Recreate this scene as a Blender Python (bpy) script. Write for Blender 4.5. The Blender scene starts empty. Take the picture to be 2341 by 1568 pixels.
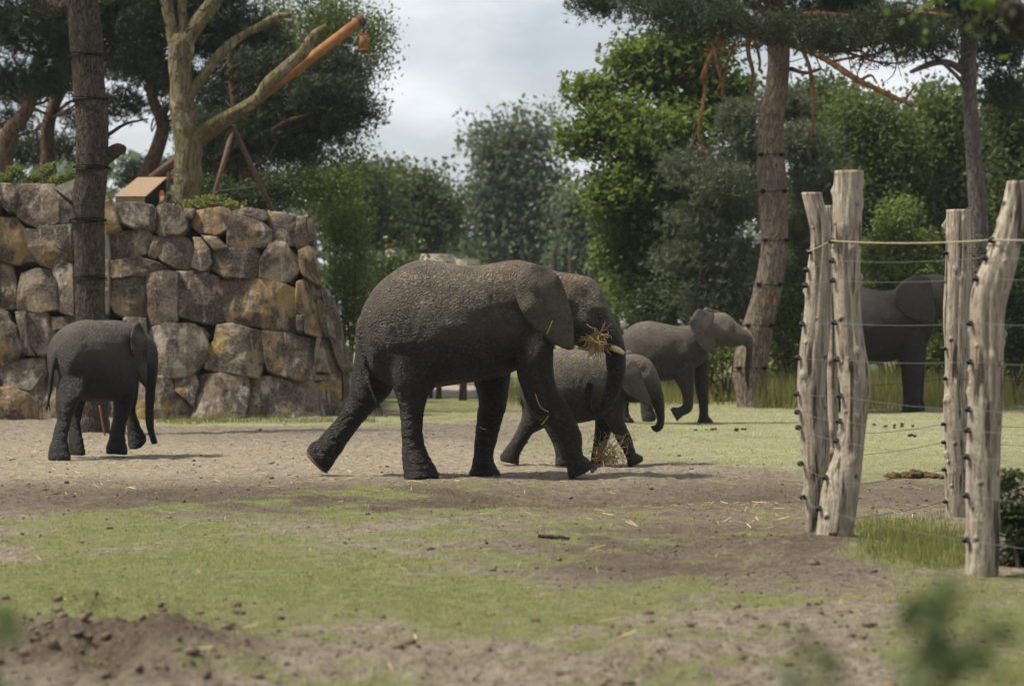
import bpy, bmesh, math, random
import numpy as np
from mathutils import Vector, Matrix

# ------------------------------------------------------------------ camera, sky, sun, exposure
S = bpy.context.scene
COL = S.collection
F = 5527.0            # focal length in units of a 2341-wide picture (85 mm on 36 mm)
CAMH = 1.77
HY = 731.0            # horizon row
cam_d = bpy.data.cameras.new('camera')
cam = bpy.data.objects.new('camera', cam_d)
COL.objects.link(cam)
cam.location = (0, 0, CAMH)
cam.rotation_euler = (math.radians(90), 0, 0)
cam_d.lens = 85
cam_d.sensor_width = 36
cam_d.shift_y = -(784 - HY) / 2341
cam_d.clip_end = 5000
cam_d.dof.use_dof = True
cam_d.dof.focus_distance = 26.8
cam_d.dof.aperture_fstop = 2.0
S.camera = cam
S.view_settings.view_transform = 'Standard'
S.view_settings.look = 'None'
S.view_settings.exposure = 0.4
S.view_settings.gamma = 1.0
S.render.engine = 'CYCLES'
S.cycles.max_bounces = 6
S.cycles.transparent_max_bounces = 6
S.cycles.use_denoising = True

SUN_EL, SUN_AZ = math.radians(58), math.radians(-93)     # azimuth from +Y towards +X
sun_dir = Vector((math.sin(SUN_AZ) * math.cos(SUN_EL), math.cos(SUN_AZ) * math.cos(SUN_EL), math.sin(SUN_EL)))
W = bpy.data.worlds.new('World')
S.world = W
W.use_nodes = True
wn, wl = W.node_tree.nodes, W.node_tree.links
wn.clear()
wo = wn.new('ShaderNodeOutputWorld')
bg = wn.new('ShaderNodeBackground')
sky = wn.new('ShaderNodeTexSky')
sky.sky_type = 'NISHITA'
sky.sun_disc = False
sky.sun_elevation = SUN_EL
sky.sun_rotation = SUN_AZ
sky.dust_density = 2.0
tc = wn.new('ShaderNodeTexCoord')
mp = wn.new('ShaderNodeMapping')
mp.inputs['Scale'].default_value = (1.0, 1.0, 2.6)
nz = wn.new('ShaderNodeTexNoise')
nz.inputs['Scale'].default_value = 7.0
nz.inputs['Detail'].default_value = 7
nz.inputs['Roughness'].default_value = 0.55
rp = wn.new('ShaderNodeValToRGB')
rp.color_ramp.elements[0].position = 0.44
rp.color_ramp.elements[0].color = (0.45, 0.45, 0.45, 1)
rp.color_ramp.elements[1].position = 0.62
rp.color_ramp.elements[1].color = (1, 1, 1, 1)
cr = wn.new('ShaderNodeValToRGB')
cr.color_ramp.elements[0].position = 0.3
cr.color_ramp.elements[0].color = (7.6, 8.0, 8.5, 1)
cr.color_ramp.elements[1].position = 0.75
cr.color_ramp.elements[1].color = (10.4, 10.7, 11.0, 1)
mx = wn.new('ShaderNodeMix')
mx.data_type = 'RGBA'
wl.new(tc.outputs['Generated'], mp.inputs['Vector'])
wl.new(mp.outputs[0], nz.inputs['Vector'])
wl.new(nz.outputs['Fac'], rp.inputs[0])
nz2 = wn.new('ShaderNodeTexNoise')
nz2.inputs['Scale'].default_value = 16.0
nz2.inputs['Detail'].default_value = 6
wl.new(mp.outputs[0], nz2.inputs['Vector'])
wl.new(nz2.outputs['Fac'], cr.inputs[0])
wl.new(rp.outputs[0], mx.inputs['Factor'])
wl.new(sky.outputs[0], mx.inputs['A'])
wl.new(cr.outputs[0], mx.inputs['B'])
wl.new(mx.outputs['Result'], bg.inputs['Color'])
bg.inputs['Strength'].default_value = 0.075
wl.new(bg.outputs[0], wo.inputs['Surface'])

sd = bpy.data.lights.new('sun', 'SUN')
sd.energy = 5.0
sd.angle = math.radians(6)
sd.color = (1.0, 0.93, 0.82)
so = bpy.data.objects.new('sun', sd)
COL.objects.link(so)
so.rotation_euler = sun_dir.to_track_quat('Z', 'Y').to_euler()
so.location = (-20, 10, 30)

# ------------------------------------------------------------------ helpers
rng = np.random.default_rng(7)
random.seed(7)

def tag(o, label=None, cat=None, group=None, kind=None):
    if label: o['label'] = label
    if cat: o['category'] = cat
    if group: o['group'] = group
    if kind: o['kind'] = kind
    return o

def P(dx, dy, Y):
    """point at distance Y that is seen at (dx, dy) of the 2341 x 1568 study grid"""
    return np.array([(dx - 1170.5) * Y / F, Y, CAMH - (dy - HY) * Y / F])

def GY(dy):
    """distance of the flat ground seen at row dy"""
    return CAMH * F / (dy - HY)

def zoom(x0, y0, s):
    return lambda x, y: ((x0 + x / s) / 1.6403, (y0 + y / s) / 1.6403)
z2 = zoom(0, 600, 1.5079)
z3 = zoom(1080, 900, 1.6486)
z4 = zoom(1900, 900, 1.742)
z5 = zoom(2840, 600, 0.98)
z6 = zoom(2300, 1100, 2.8517)
z7 = zoom(0, 1100, 2.45)
zD = lambda x, y: (x, y)

def vnoise(p, seed=0):
    """smooth value noise in [-1,1]; p is (N,2) or (N,3)"""
    p = np.asarray(p, dtype=np.float64)
    if p.shape[1] == 2:
        p = np.concatenate([p, np.zeros((len(p), 1))], 1)
    i = np.floor(p).astype(np.int64)
    f = p - i
    f = f * f * (3 - 2 * f)
    def h(ix, iy, iz):
        n = (ix * 374761393 + iy * 668265263 + iz * 2147483647 + seed * 1274126177) & 0xFFFFFFFF
        n = ((n ^ (n >> 13)) * 1274126177) & 0xFFFFFFFF
        n = (n ^ (n >> 16)) & 0xFFFFFF
        return n / float(0xFFFFFF)
    r = 0
    for a in (0, 1):
        for b in (0, 1):
            for c in (0, 1):
                w = (f[:, 0] if a else 1 - f[:, 0]) * (f[:, 1] if b else 1 - f[:, 1]) * (f[:, 2] if c else 1 - f[:, 2])
                r = r + w * h(i[:, 0] + a, i[:, 1] + b, i[:, 2] + c)
    return r * 2 - 1

def fbm(p, octaves=4, seed=0, gain=0.5):
    p = np.asarray(p, dtype=np.float64)
    r, a, s = 0, 1.0, 0
    for k in range(octaves):
        r = r + a * vnoise(p * (2 ** k) + 17.3 * k, seed + k)
        s += a
        a *= gain
    return r / s

def mesh_np(name, v, f, smooth=True):
    """f: (n,3) or (n,4) array or list of tuples"""
    me = bpy.data.meshes.new(name)
    if isinstance(f, np.ndarray):
        v = np.asarray(v, dtype=np.float32)
        k = f.shape[1]
        me.vertices.add(len(v))
        me.vertices.foreach_set('co', v.ravel())
        me.loops.add(f.size)
        me.loops.foreach_set('vertex_index', f.astype(np.int32).ravel())
        me.polygons.add(len(f))
        me.polygons.foreach_set('loop_start', np.arange(0, f.size, k, dtype=np.int32))
        me.update(calc_edges=True)
        me.validate()
    else:
        me.from_pydata([tuple(map(float, q)) for q in v], [], f)
        me.update()
    if smooth:
        me.polygons.foreach_set('use_smooth', np.ones(len(me.polygons), dtype=bool))
    return me

def tnorm(size, lim=1.5):
    return np.clip(rng.normal(0, 1, size), -lim, lim)

def obj(name, me, mat=None, parent=None, loc=None):
    o = bpy.data.objects.new(name, me)
    COL.objects.link(o)
    if mat is not None and me is not None and len(me.materials) == 0:
        me.materials.append(mat)
    if parent is not None:
        o.parent = parent
    if loc is not None:
        o.location = loc
    return o

def empty(name, loc=(0, 0, 0)):
    o = bpy.data.objects.new(name, None)
    COL.objects.link(o)
    o.location = loc
    o.empty_display_size = 0.2
    return o

def crom(pts, n):
    """Catmull-Rom through rows of pts, n steps per span"""
    pts = np.asarray(pts, float)
    q = np.vstack([2 * pts[0] - pts[1], pts, 2 * pts[-1] - pts[-2]])
    out = []
    for i in range(1, len(q) - 2):
        for t in np.arange(n) / n:
            out.append(0.5 * ((2 * q[i]) + (-q[i - 1] + q[i + 1]) * t + (2 * q[i - 1] - 5 * q[i] + 4 * q[i + 1] - q[i + 2]) * t * t
                              + (-q[i - 1] + 3 * q[i] - 3 * q[i + 1] + q[i + 2]) * t ** 3))
    out.append(q[-2])
    return np.array(out)

class MB:
    """collects geometry for one mesh"""
    def __init__(s):
        s.v, s.f = [], []
    def add(s, v, f):
        b = len(s.v)
        s.v.extend([tuple(map(float, q)) for q in v])
        s.f.extend([tuple(b + i for i in q) for q in f])
    def rings(s, R, cap=True):
        """R: list of (n,3) rings"""
        n = len(R[0])
        v = np.concatenate(R)
        f = []
        for i in range(len(R) - 1):
            for j in range(n):
                k = (j + 1) % n
                f.append((i * n + j, i * n + k, (i + 1) * n + k, (i + 1) * n + j))
        if cap:
            v = np.vstack([v, R[0].mean(0), R[-1].mean(0)])
            a, b = len(v) - 2, len(v) - 1
            m = (len(R) - 1) * n
            for j in range(n):
                k = (j + 1) % n
                f.append((a, k, j))
                f.append((b, m + j, m + k))
        s.add(v, f)
    def tube(s, pts, rad, n=8, cap=True, jit=0, seed=1):
        pts = np.asarray(pts, float)
        rad = np.broadcast_to(np.asarray(rad, float), (len(pts),))
        R = []
        t = np.gradient(pts, axis=0)
        t /= np.linalg.norm(t, axis=1)[:, None] + 1e-9
        up = np.array([0, 0, 1.0]) if abs(t[0][2]) < 0.9 else np.array([1.0, 0, 0])
        a = np.cross(t[0], up); a /= np.linalg.norm(a)
        for i in range(len(pts)):
            a = a - t[i] * np.dot(a, t[i]); a /= np.linalg.norm(a) + 1e-9
            b = np.cross(t[i], a)
            th = np.arange(n) * 2 * math.pi / n
            r = rad[i] * np.ones(n)
            if jit:
                r = r * (1 + jit * vnoise(np.stack([np.cos(th) * 1.5, np.sin(th) * 1.5, np.full(n, np.linalg.norm(pts[i] - pts[0]) * 2.5)], 1), seed))
            R.append(pts[i] + np.outer(np.cos(th) * r, a) + np.outer(np.sin(th) * r, b))
        s.rings(R, cap)
    def box(s, c, size, M=None):
        c = np.array(c, float)
        h = np.array(size, float) / 2
        v = np.array([[x, y, z] for x in (-1, 1) for y in (-1, 1) for z in (-1, 1)]) * h
        if M is not None:
            v = v @ np.array(M).T
        s.add(v + c, [(0, 1, 3, 2), (4, 6, 7, 5), (0, 4, 5, 1), (2, 3, 7, 6), (0, 2, 6, 4), (1, 5, 7, 3)])
    def ball(s, c, r, nu=12, nv=8):
        c = np.array(c, float); r = np.broadcast_to(np.array(r, float), (3,))
        R = []
        for i in range(1, nv):
            ph = math.pi * i / nv
            th = np.arange(nu) * 2 * math.pi / nu
            R.append(c + np.stack([np.cos(th) * math.sin(ph), np.sin(th) * math.sin(ph), np.full(nu, math.cos(ph))], 1) * r)
        s.rings(R)
    def mesh(s, name, origin=(0, 0, 0), smooth=True):
        v = np.array(s.v) - np.array(origin, float)
        return mesh_np(name, v, s.f, smooth)

# ------------------------------------------------------------------ node helper
class NT:
    def __init__(s, name):
        s.m = bpy.data.materials.new(name)
        s.m.use_nodes = True
        s.t = s.m.node_tree
        s.n, s.l = s.t.nodes, s.t.links
        s.n.clear()
        s.out = s.n.new('ShaderNodeOutputMaterial')
    def node(s, typ, **kw):
        n = s.n.new(typ)
        for k, v in kw.items():
            if hasattr(n, k) and k not in ('Scale',):
                try:
                    setattr(n, k, v); continue
                except Exception:
                    pass
            if k in n.inputs:
                s.set(n.inputs[k], v)
        return n
    def set(s, inp, v):
        if isinstance(v, bpy.types.NodeSocket):
            s.l.new(v, inp)
        else:
            inp.default_value = v
    def coord(s, which='Object', scale=(1, 1, 1), rot=(0, 0, 0)):
        t = s.n.new('ShaderNodeTexCoord')
        m = s.n.new('ShaderNodeMapping')
        m.inputs['Scale'].default_value = scale
        m.inputs['Rotation'].default_value = rot
        s.l.new(t.outputs[which], m.inputs['Vector'])
        return m.outputs[0]
    def noise(s, vec, scale, detail=4, rough=0.55, dist=0.0):
        n = s.n.new('ShaderNodeTexNoise')
        if vec is not None: s.l.new(vec, n.inputs['Vector'])
        n.inputs['Scale'].default_value = scale
        n.inputs['Detail'].default_value = detail
        n.inputs['Roughness'].default_value = rough
        n.inputs['Distortion'].default_value = dist
        return n.outputs['Fac']
    def noisec(s, vec, scale, detail=3):
        n = s.n.new('ShaderNodeTexNoise')
        if vec is not None: s.l.new(vec, n.inputs['Vector'])
        n.inputs['Scale'].default_value = scale
        n.inputs['Detail'].default_value = detail
        return n.outputs['Color']
    def voro(s, vec, scale, feature='F1', rnd=1.0):
        n = s.n.new('ShaderNodeTexVoronoi')
        n.feature = feature
        if vec is not None: s.l.new(vec, n.inputs['Vector'])
        n.inputs['Scale'].default_value = scale
        n.inputs['Randomness'].default_value = rnd
        return n.outputs['Distance']
    def ramp(s, fac, stops, interp='LINEAR'):
        r = s.n.new('ShaderNodeValToRGB')
        e = r.color_ramp.elements
        r.color_ramp.interpolation = interp
        while len(e) < len(stops):
            e.new(0.5)
        for i, (p, c) in enumerate(stops):
            e[i].position = p
            if not hasattr(c, '__len__'): c = (c, c, c)
            e[i].color = (*c, 1)
        s.l.new(fac, r.inputs[0])
        return r.outputs[0]
    def math(s, op, a, b=None, c=None, clamp=False):
        n = s.n.new('ShaderNodeMath')
        n.operation = op
        n.use_clamp = clamp
        for i, q in enumerate((a, b, c)):
            if q is not None: s.set(n.inputs[i], q)
        return n.outputs[0]
    def mix(s, fac, a, b, blend='MIX'):
        n = s.n.new('ShaderNodeMix')
        n.data_type = 'RGBA'
        n.blend_type = blend
        for k, q in (('Factor', fac), ('A', a), ('B', b)):
            if isinstance(q, tuple) and len(q) == 3: q = (*q, 1)
            s.set(n.inputs[k], q)
        return n.outputs['Result']
    def vmix(s, vec, col, amt):
        """distort vec by colour noise"""
        a = s.n.new('ShaderNodeVectorMath'); a.operation = 'SUBTRACT'
        s.l.new(col, a.inputs[0]); a.inputs[1].default_value = (0.5, 0.5, 0.5)
        b = s.n.new('ShaderNodeVectorMath'); b.operation = 'SCALE'
        s.l.new(a.outputs[0], b.inputs[0]); b.inputs['Scale'].default_value = amt
        c = s.n.new('ShaderNodeVectorMath'); c.operation = 'ADD'
        s.l.new(vec, c.inputs[0]); s.l.new(b.outputs[0], c.inputs[1])
        return c.outputs[0]
    def bump(s, h, strength=0.5, dist=0.02, normal=None):
        b = s.n.new('ShaderNodeBump')
        b.inputs['Strength'].default_value = strength
        b.inputs['Distance'].default_value = dist
        s.l.new(h, b.inputs['Height'])
        if normal is not None: s.l.new(normal, b.inputs['Normal'])
        return b.outputs[0]
    def attr(s, name):
        n = s.n.new('ShaderNodeAttribute')
        n.attribute_name = name
        return n.outputs['Fac']
    def bsdf(s, col, rough=0.8, normal=None, spec=0.3, metal=0.0):
        b = s.n.new('ShaderNodeBsdfPrincipled')
        if isinstance(col, tuple) and len(col) == 3: col = (*col, 1)
        s.set(b.inputs['Base Color'], col)
        s.set(b.inputs['Roughness'], rough)
        b.inputs['Specular IOR Level'].default_value = spec
        b.inputs['Metallic'].default_value = metal
        if normal is not None: s.l.new(normal, b.inputs['Normal'])
        s.l.new(b.outputs[0], s.out.inputs['Surface'])
        return b
    def finish(s):
        return s.m

def simple(name, col, rough=0.7, spec=0.3, scale=20, var=0.25, bump=0.2, metal=0.0):
    t = NT(name)
    c = t.coord()
    n = t.noise(c, scale, 5)
    dk = tuple(x * (1 - var) for x in col)
    lt = tuple(min(1, x * (1 + var)) for x in col)
    t.bsdf(t.ramp(n, [(0.3, dk), (0.7, lt)]), rough, t.bump(n, bump, 0.01), spec, metal)
    return t.finish()
# ------------------------------------------------------------------ ground
def to_pic(X, Y):
    Yc = np.maximum(Y, 2.0)
    return X * F / Yc + 1170.5, HY + CAMH * F / Yc

def blob(dx, dy, cx, cy, rx, ry, soft=0.45):
    d = np.sqrt(((dx - cx) / rx) ** 2 + ((dy - cy) / ry) ** 2)
    return np.clip((1 + soft - d) / (2 * soft), 0, 1)

def grass_mask(X, Y):
    dx, dy = to_pic(X, Y)
    n = fbm(np.stack([X * 0.9, Y * 0.9], 1), 4, 5)
    dx = dx + 60 * n
    dy = dy + (dy - HY) * 0.10 * fbm(np.stack([X * 0.5, Y * 0.5], 1), 3, 9)
    g = np.zeros_like(X)
    def add(v, *a):
        nonlocal g
        g = np.maximum(g, v * blob(dx, dy, *a))
    add(0.95, 600, 964, 330, 12)
    add(0.75, 1000, 950, 260, 16)
    add(1.0, 2000, 1000, 640, 82)
    add(0.95, 1850, 965, 560, 45)
    add(0.55, 1330, 1010, 160, 45)
    add(0.55, 830, 1130, 170, 14)
    add(0.30, 1100, 1120, 200, 12)
    add(0.75, 300, 1215, 360, 40)
    add(0.60, 700, 1185, 260, 22)
    add(1.0, 500, 1345, 760, 105)
    add(0.85, 1150, 1395, 420, 70)
    add(0.55, 1600, 1385, 420, 50)
    add(0.35, 1300, 1240, 420, 60)
    add(1.0, 2080, 1245, 150, 72)
    add(0.55, 1790, 1222, 90, 24)
    add(0.7, 2260, 1460, 260, 150)
    add(0.45, 1500, 1500, 400, 60)
    add(0.40, 900, 1180, 800, 40)
    add(0.35, 700, 1540, 500, 40)
    far = np.clip((Y - 47) / 3, 0, 1)
    g = np.maximum(g, far * 0.95)
    near = np.clip((10.5 - Y) / 2, 0, 1)
    g = np.maximum(g, near * 0.6)
    # sandy track beyond the paddock
    tr = np.clip((Y - 54) / 2, 0, 1) * np.clip((68 - Y) / 3, 0, 1) * np.clip((X + 9) / 2, 0, 1) * np.clip((9 - X) / 2, 0, 1)
    g = g * (1 - tr)
    n2 = fbm(np.stack([X * 2.6, Y * 2.6], 1), 4, 21)
    g = np.clip(g + 0.55 * n2 * (g > 0.02), 0, 1)
    return g, tr

def relief(X, Y):
    dx, dy = to_pic(X, Y)
    p = np.stack([X, Y], 1)
    z = 0.045 * fbm(p * 0.35, 3, 31) + 0.022 * fbm(p * 1.6, 3, 41)
    rough = np.clip(1.1 - grass_mask(X, Y)[0], 0.15, 1)
    r = fbm(p * 4.5, 4, 51, 0.6)
    z += rough * (0.036 * r + 0.028 * np.clip(fbm(p * 9, 3, 61), 0.1, 1) )
    # trodden hollow under the big elephant, diggings in the foreground, swell at the posts
    z -= 0.10 * blob(dx, dy, 1400, 1138, 260, 24, 0.6)
    z += 0.05 * blob(dx, dy, 1500, 1172, 420, 14, 0.6)
    z += 0.13 * blob(dx, dy, 1900, 1268, 190, 30, 0.6)
    lf = blob(dx, dy, 240, 1480, 320, 110, 0.5)
    z += lf * (0.14 * fbm(p * 1.7, 3, 71) + 0.12 * np.abs(fbm(p * 5, 4, 81, .65)))
    lf = blob(dx, dy, 1300, 1530, 900, 60, 0.5)
    z += lf * (0.08 * fbm(p * 2.2, 3, 91) + 0.05 * np.abs(fbm(p * 6, 3, 93)))
    rg = 0.6 + 0.9 * fbm(p * 7, 4, 83, .65)
    z += rg * (0.14 * blob(dx, dy, 170, 1400, 60, 14, 0.7) + 0.13 * blob(dx, dy, 330, 1490, 95, 26, 0.7)) - 0.16 * blob(dx, dy, 250, 1520, 60, 40, 0.7)
    # sand heaped round the tree on the left
    z += 0.10 * blob(dx, dy, 60, 985, 120, 10, 0.8)
    # level under the feet
    for (x, y, r0) in FLAT:
        w = np.clip(1.6 - np.hypot(X - x, Y - y) / r0, 0, 1)
        z = z * (1 - w)
    return z

FLAT = []
for (px, py, r0) in ((1, 0, 0),):
    pass
def flat_at(zf, x, y, r0):
    d = zf(x, y)
    Y = GY(d[1])
    FLAT.append(((d[0] - 1170.5) * Y / F, Y, r0))
for x, y, Yq in ((825, 1475, 26.95), (1215, 1475, 27.4), (1820, 1450, 26.95), (180, 1400, 27.4)):
    d = z3(x, y); FLAT.append(((d[0] - 1170.5) * Yq / F, Yq, 0.35))
for x, Yq in ((850, 29.05), (600, 29.35), (0, 29.3), (350, 29.05)):
    d = z4(x, 1480); FLAT.append(((d[0] - 1170.5) * Yq / F, Yq, 0.22))
for x, Yq in ((150, 41.6), (370, 41.2), (980, 41.6), (640, 41.2)):
    d = z6(x, 1380); FLAT.append(((d[0] - 1170.5) * Yq / F, Yq, 0.3))
for x, Yq in ((550, 30.45), (710, 31.1), (1070, 31.2), (1260, 31.6), (1430, 31.3)):
    d = z7(x, 1480); FLAT.append(((d[0] - 1170.5) * Yq / F, Yq, 0.35))

ny, nx = 620, 430
tt = np.linspace(0, 1, ny)
Yr = np.where(tt < 0.06, -30 + tt / 0.06 * 39.0, 0)
k = (tt - 0.06) / 0.84
Yr = np.where((tt >= 0.06) & (tt < 0.90), 9.0 * (58 / 9.0) ** np.clip(k, 0, 1), Yr)
k2 = (tt - 0.90) / 0.10
Yr = np.where(tt >= 0.90, 58 * (2500 / 58) ** np.clip(k2, 0, 1), Yr)
ss = np.linspace(-1, 1, nx)
ss = 0.26 * ss + 0.9 * np.sign(ss) * np.abs(ss) ** 5
GX = ss[None, :] * (np.maximum(Yr, 9.0)[:, None] + 6.0)
GYY = np.repeat(Yr[:, None], nx, 1)
X1, Y1 = GX.ravel(), GYY.ravel()
gm, trk = grass_mask(X1, Y1)
zz = relief(X1, Y1) * np.clip((Y1 - 5) / 3, 0, 1) * np.clip((90 - Y1) / 30, 0, 1)
idx = np.arange(ny * nx).reshape(ny, nx)
gf = np.stack([idx[:-1, :-1].ravel(), idx[:-1, 1:].ravel(), idx[1:, 1:].ravel(), idx[1:, :-1].ravel()], 1)
gme = mesh_np('ground', np.stack([X1, Y1, zz], 1), gf)
def pattr(me, nm, val):
    a = me.attributes.new(nm, 'FLOAT', 'POINT')
    a.data.foreach_set('value', np.asarray(val, dtype=np.float32))
pattr(gme, 'grass', gm)
pattr(gme, 'track', trk)
dx1, dy1 = to_pic(X1, Y1)
straw = np.clip(blob(dx1, dy1, 150, 1050, 300, 55) + 0.9 * blob(dx1, dy1, 900, 1050, 600, 50) + 0.6 * blob(dx1, dy1, 1700, 1185, 500, 30), 0, 1)
damp = np.clip(blob(dx1, dy1, 700, 1145, 900, 40) + 0.9 * blob(dx1, dy1, 1600, 1265, 480, 90) + 1.0 * blob(dx1, dy1, 250, 1480, 330, 90) + .7 * blob(dx1, dy1, 2000, 1130, 500, 40), 0, 1)
pattr(gme, 'straw', straw)
pattr(gme, 'damp', damp)
dry = np.clip(blob(dx1, dy1, 1900, 1000, 700, 90) + blob(dx1, dy1, 600, 975, 600, 30), 0, 1)  # brighter light farther back painted in as lighter, drier-looking turf
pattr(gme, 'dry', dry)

t = NT('paddock_ground')
c = t.coord()
g = t.attr('grass')
n1 = t.noise(c, 0.9, 6, 0.6)
n2 = t.noise(c, 7.0, 6, 0.65)
n3 = t.noise(c, 45.0, 5, 0.7)
sandc = t.mix(t.ramp(n2, [(0.35, 0.0), (0.68, 1.0)]), (0.23, 0.187, 0.138), (0.44, 0.375, 0.285))
sandc = t.mix(t.math('MULTIPLY', t.ramp(n3, [(0.50, 0.0), (0.66, 1.0)]), 0.8), sandc, (0.060, 0.042, 0.027))  # dark specks: small clod shadows and hoof marks painted into the sand
strawc = t.mix(t.ramp(n3, [(0.3, 0.0), (0.7, 1.0)]), (0.32, 0.27, 0.185), (0.60, 0.53, 0.39))
sandc = t.mix(t.math('MULTIPLY', t.attr('straw'), t.ramp(n2, [(0.3, 0.2), (0.6, 0.75)])), sandc, strawc)
dampc = t.mix(t.ramp(n3, [(0.3, 0.0), (0.7, 1.0)]), (0.062, 0.046, 0.033), (0.20, 0.155, 0.112))
sandc = t.mix(t.math('MULTIPLY', t.attr('damp'), t.ramp(n1, [(0.3, 0.6), (0.55, 1.0)])), sandc, dampc)
n4 = t.noise(c, 15.0, 4, 0.7, 0.6)
n5 = t.noise(c, 90.0, 3, 0.7)
sandc = t.mix(t.math('MULTIPLY', t.ramp(n4, [(0.54, 0.0), (0.66, 1.0)]), 0.55), sandc, (0.062, 0.045, 0.030))
sandc = t.mix(t.math('MULTIPLY', t.ramp(n4, [(0.34, 1.0), (0.45, 0.0)]), 0.35), sandc, (0.42, 0.36, 0.27))
sandc = t.mix(t.math('MULTIPLY', t.ramp(n5, [(0.56, 0.0), (0.66, 1.0)]), 0.6), sandc, (0.05, 0.036, 0.024))
sandc = t.mix(t.attr('track'), sandc, (0.42, 0.37, 0.31))
grc = t.mix(t.ramp(n2, [(0.3, 0.0), (0.7, 1.0)]), (0.135, 0.152, 0.055), (0.29, 0.305, 0.125))
turf_lit = t.mix(t.ramp(n2, [(0.3, 0.0), (0.7, 1.0)]), (0.27, 0.275, 0.14), (0.50, 0.49, 0.31))
grc = t.mix(t.attr('dry'), grc, turf_lit)
grc = t.mix(t.math('MULTIPLY', t.ramp(n1, [(0.4, 0.0), (0.7, 1.0)]), 0.5), grc, (0.27, 0.235, 0.12))
gm_ = t.math('ADD', g, t.math('MULTIPLY', t.math('SUBTRACT', n4, 0.5), 1.3))
gm_ = t.ramp(t.math('ADD', gm_, t.math('MULTIPLY', t.math('SUBTRACT', n2, 0.5), 0.6)), [(0.30, 0.0), (0.62, 1.0)])
grc = t.mix(t.math('MULTIPLY', t.ramp(n5, [(0.54, 0.0), (0.66, 1.0)]), 0.5), grc, (0.055, 0.055, 0.022))
col = t.mix(gm_, sandc, grc)
hh = t.math('ADD', t.math('ADD', t.math('MULTIPLY', n2, 1.0), t.math('MULTIPLY', n4, -0.8)), t.math('MULTIPLY', n3, 0.45))
t.bsdf(col, 0.95, t.bump(hh, 1.0, 0.10), 0.1)
M_GROUND = t.finish()
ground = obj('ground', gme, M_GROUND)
tag(ground, kind='structure')

# ------------------------------------------------------------------ leaf and grass shaders
def leaf_material(name, dark, light, trans=0.4, dry=None, rough=0.55, nscale=0.8):
    t = NT(name)
    gnode = t.n.new('ShaderNodeNewGeometry')
    c = t.coord()
    r = gnode.outputs['Random Per Island']
    n = t.noise(c, nscale, 4)
    k = t.math('ADD', t.math('MULTIPLY', r, 0.6), t.math('MULTIPLY', n, 0.4))
    col = t.ramp(k, [(0.15, dark), (0.8, light)])
    if dry is not None:
        col = t.mix(t.ramp(t.math('FRACT', t.math('MULTIPLY', r, 7.31)), [(0.80, 0.0), (0.86, 1.0)]), col, dry)
    b = t.n.new('ShaderNodeBsdfPrincipled')
    t.l.new(col, b.inputs['Base Color'])
    b.inputs['Roughness'].default_value = rough
    b.inputs['Specular IOR Level'].default_value = 0.25
    tr = t.n.new('ShaderNodeBsdfTranslucent')
    t.l.new(t.mix(0.5, col, (light[0] * 1.2, light[1] * 1.15, light[2] * 0.6)), tr.inputs['Color'])
    mx_ = t.n.new('ShaderNodeMixShader')
    mx_.inputs[0].default_value = trans
    t.l.new(b.outputs[0], mx_.inputs[1]); t.l.new(tr.outputs[0], mx_.inputs[2])
    t.l.new(mx_.outputs[0], t.out.inputs['Surface'])
    return t.finish()

M_GRASS = leaf_material('grass_blades', (0.120, 0.150, 0.042), (0.31, 0.345, 0.125), 0.35, (0.46, 0.40, 0.22))
M_GRASS_LIT = leaf_material('lit_grass_blades', (0.24, 0.265, 0.105), (0.50, 0.50, 0.28), 0.35, (0.50, 0.44, 0.27))  # lighter copy of the turf blades, brighter light put into the colour
M_TALL = leaf_material('tall_grass', (0.075, 0.10, 0.022), (0.22, 0.23, 0.07), 0.35, (0.34, 0.27, 0.12))
M_STRAW = leaf_material('straw', (0.27, 0.19, 0.08), (0.58, 0.45, 0.22), 0.2)

def hgt(X, Y):
    return relief(X, Y) * np.clip((Y - 5) / 3, 0, 1) * np.clip((90 - Y) / 30, 0, 1)

def blades(name, X, Y, Z, h, w, mat, lean=0.5, kind='stuff', bend=0.0, flat=False):
    n = len(X)
    a = rng.uniform(0, 2 * math.pi, n)
    d = np.stack([np.cos(a), np.sin(a), np.zeros(n)], 1)
    b = rng.uniform(0, 2 * math.pi, n)
    ln = np.stack([np.cos(b), np.sin(b), np.zeros(n)], 1) * (rng.uniform(0, lean, n) * h)[:, None]
    base = np.stack([X, Y, Z], 1)
    v = np.empty((n, 3, 3))
    v[:, 0] = base - d * (w / 2)[:, None] if hasattr(w, '__len__') else base - d * w / 2
    v[:, 1] = base + d * (w / 2)[:, None] if hasattr(w, '__len__') else base + d * w / 2
    v[:, 2] = base + ln + np.stack([np.zeros(n), np.zeros(n), h], 1)
    f = np.arange(n * 3).reshape(n, 3)
    o = obj(name, mesh_np(name, v.reshape(-1, 3), f, False), mat)
    return o

# short turf: more blades where the picture shows them larger
N = 900000
Yg = 10.5 * (50 / 10.5) ** rng.uniform(0, 1, N) 
Xg = rng.uniform(-0.24, 0.24, N) * Yg
gmx, trx = grass_mask(Xg, Yg)
keep = (rng.uniform(0, 1, N) < np.clip(gmx * 1.15 - 0.18, 0, 1) ** 1.3 * 0.42 * np.clip(.55 + 1.5 * vnoise(np.stack([Xg * 5, Yg * 5], 1), 61), 0.08, 1)) & (trx < 0.3)
Xg, Yg = Xg[keep], Yg[keep]
dxg, dyg = to_pic(Xg, Yg)
tall = blob(dxg, dyg, 2080, 1245, 150, 72) * 1.0
hg = rng.uniform(0.010, 0.034, len(Xg)) * (1 + 1.6 * tall + 0.9 * (rng.uniform(0, 1, len(Xg)) < 0.04))
dr = blob(dxg, dyg, 1900, 1000, 700, 90) + blob(dxg, dyg, 600, 975, 600, 30) > rng.uniform(.2, .8, len(Xg))
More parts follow.
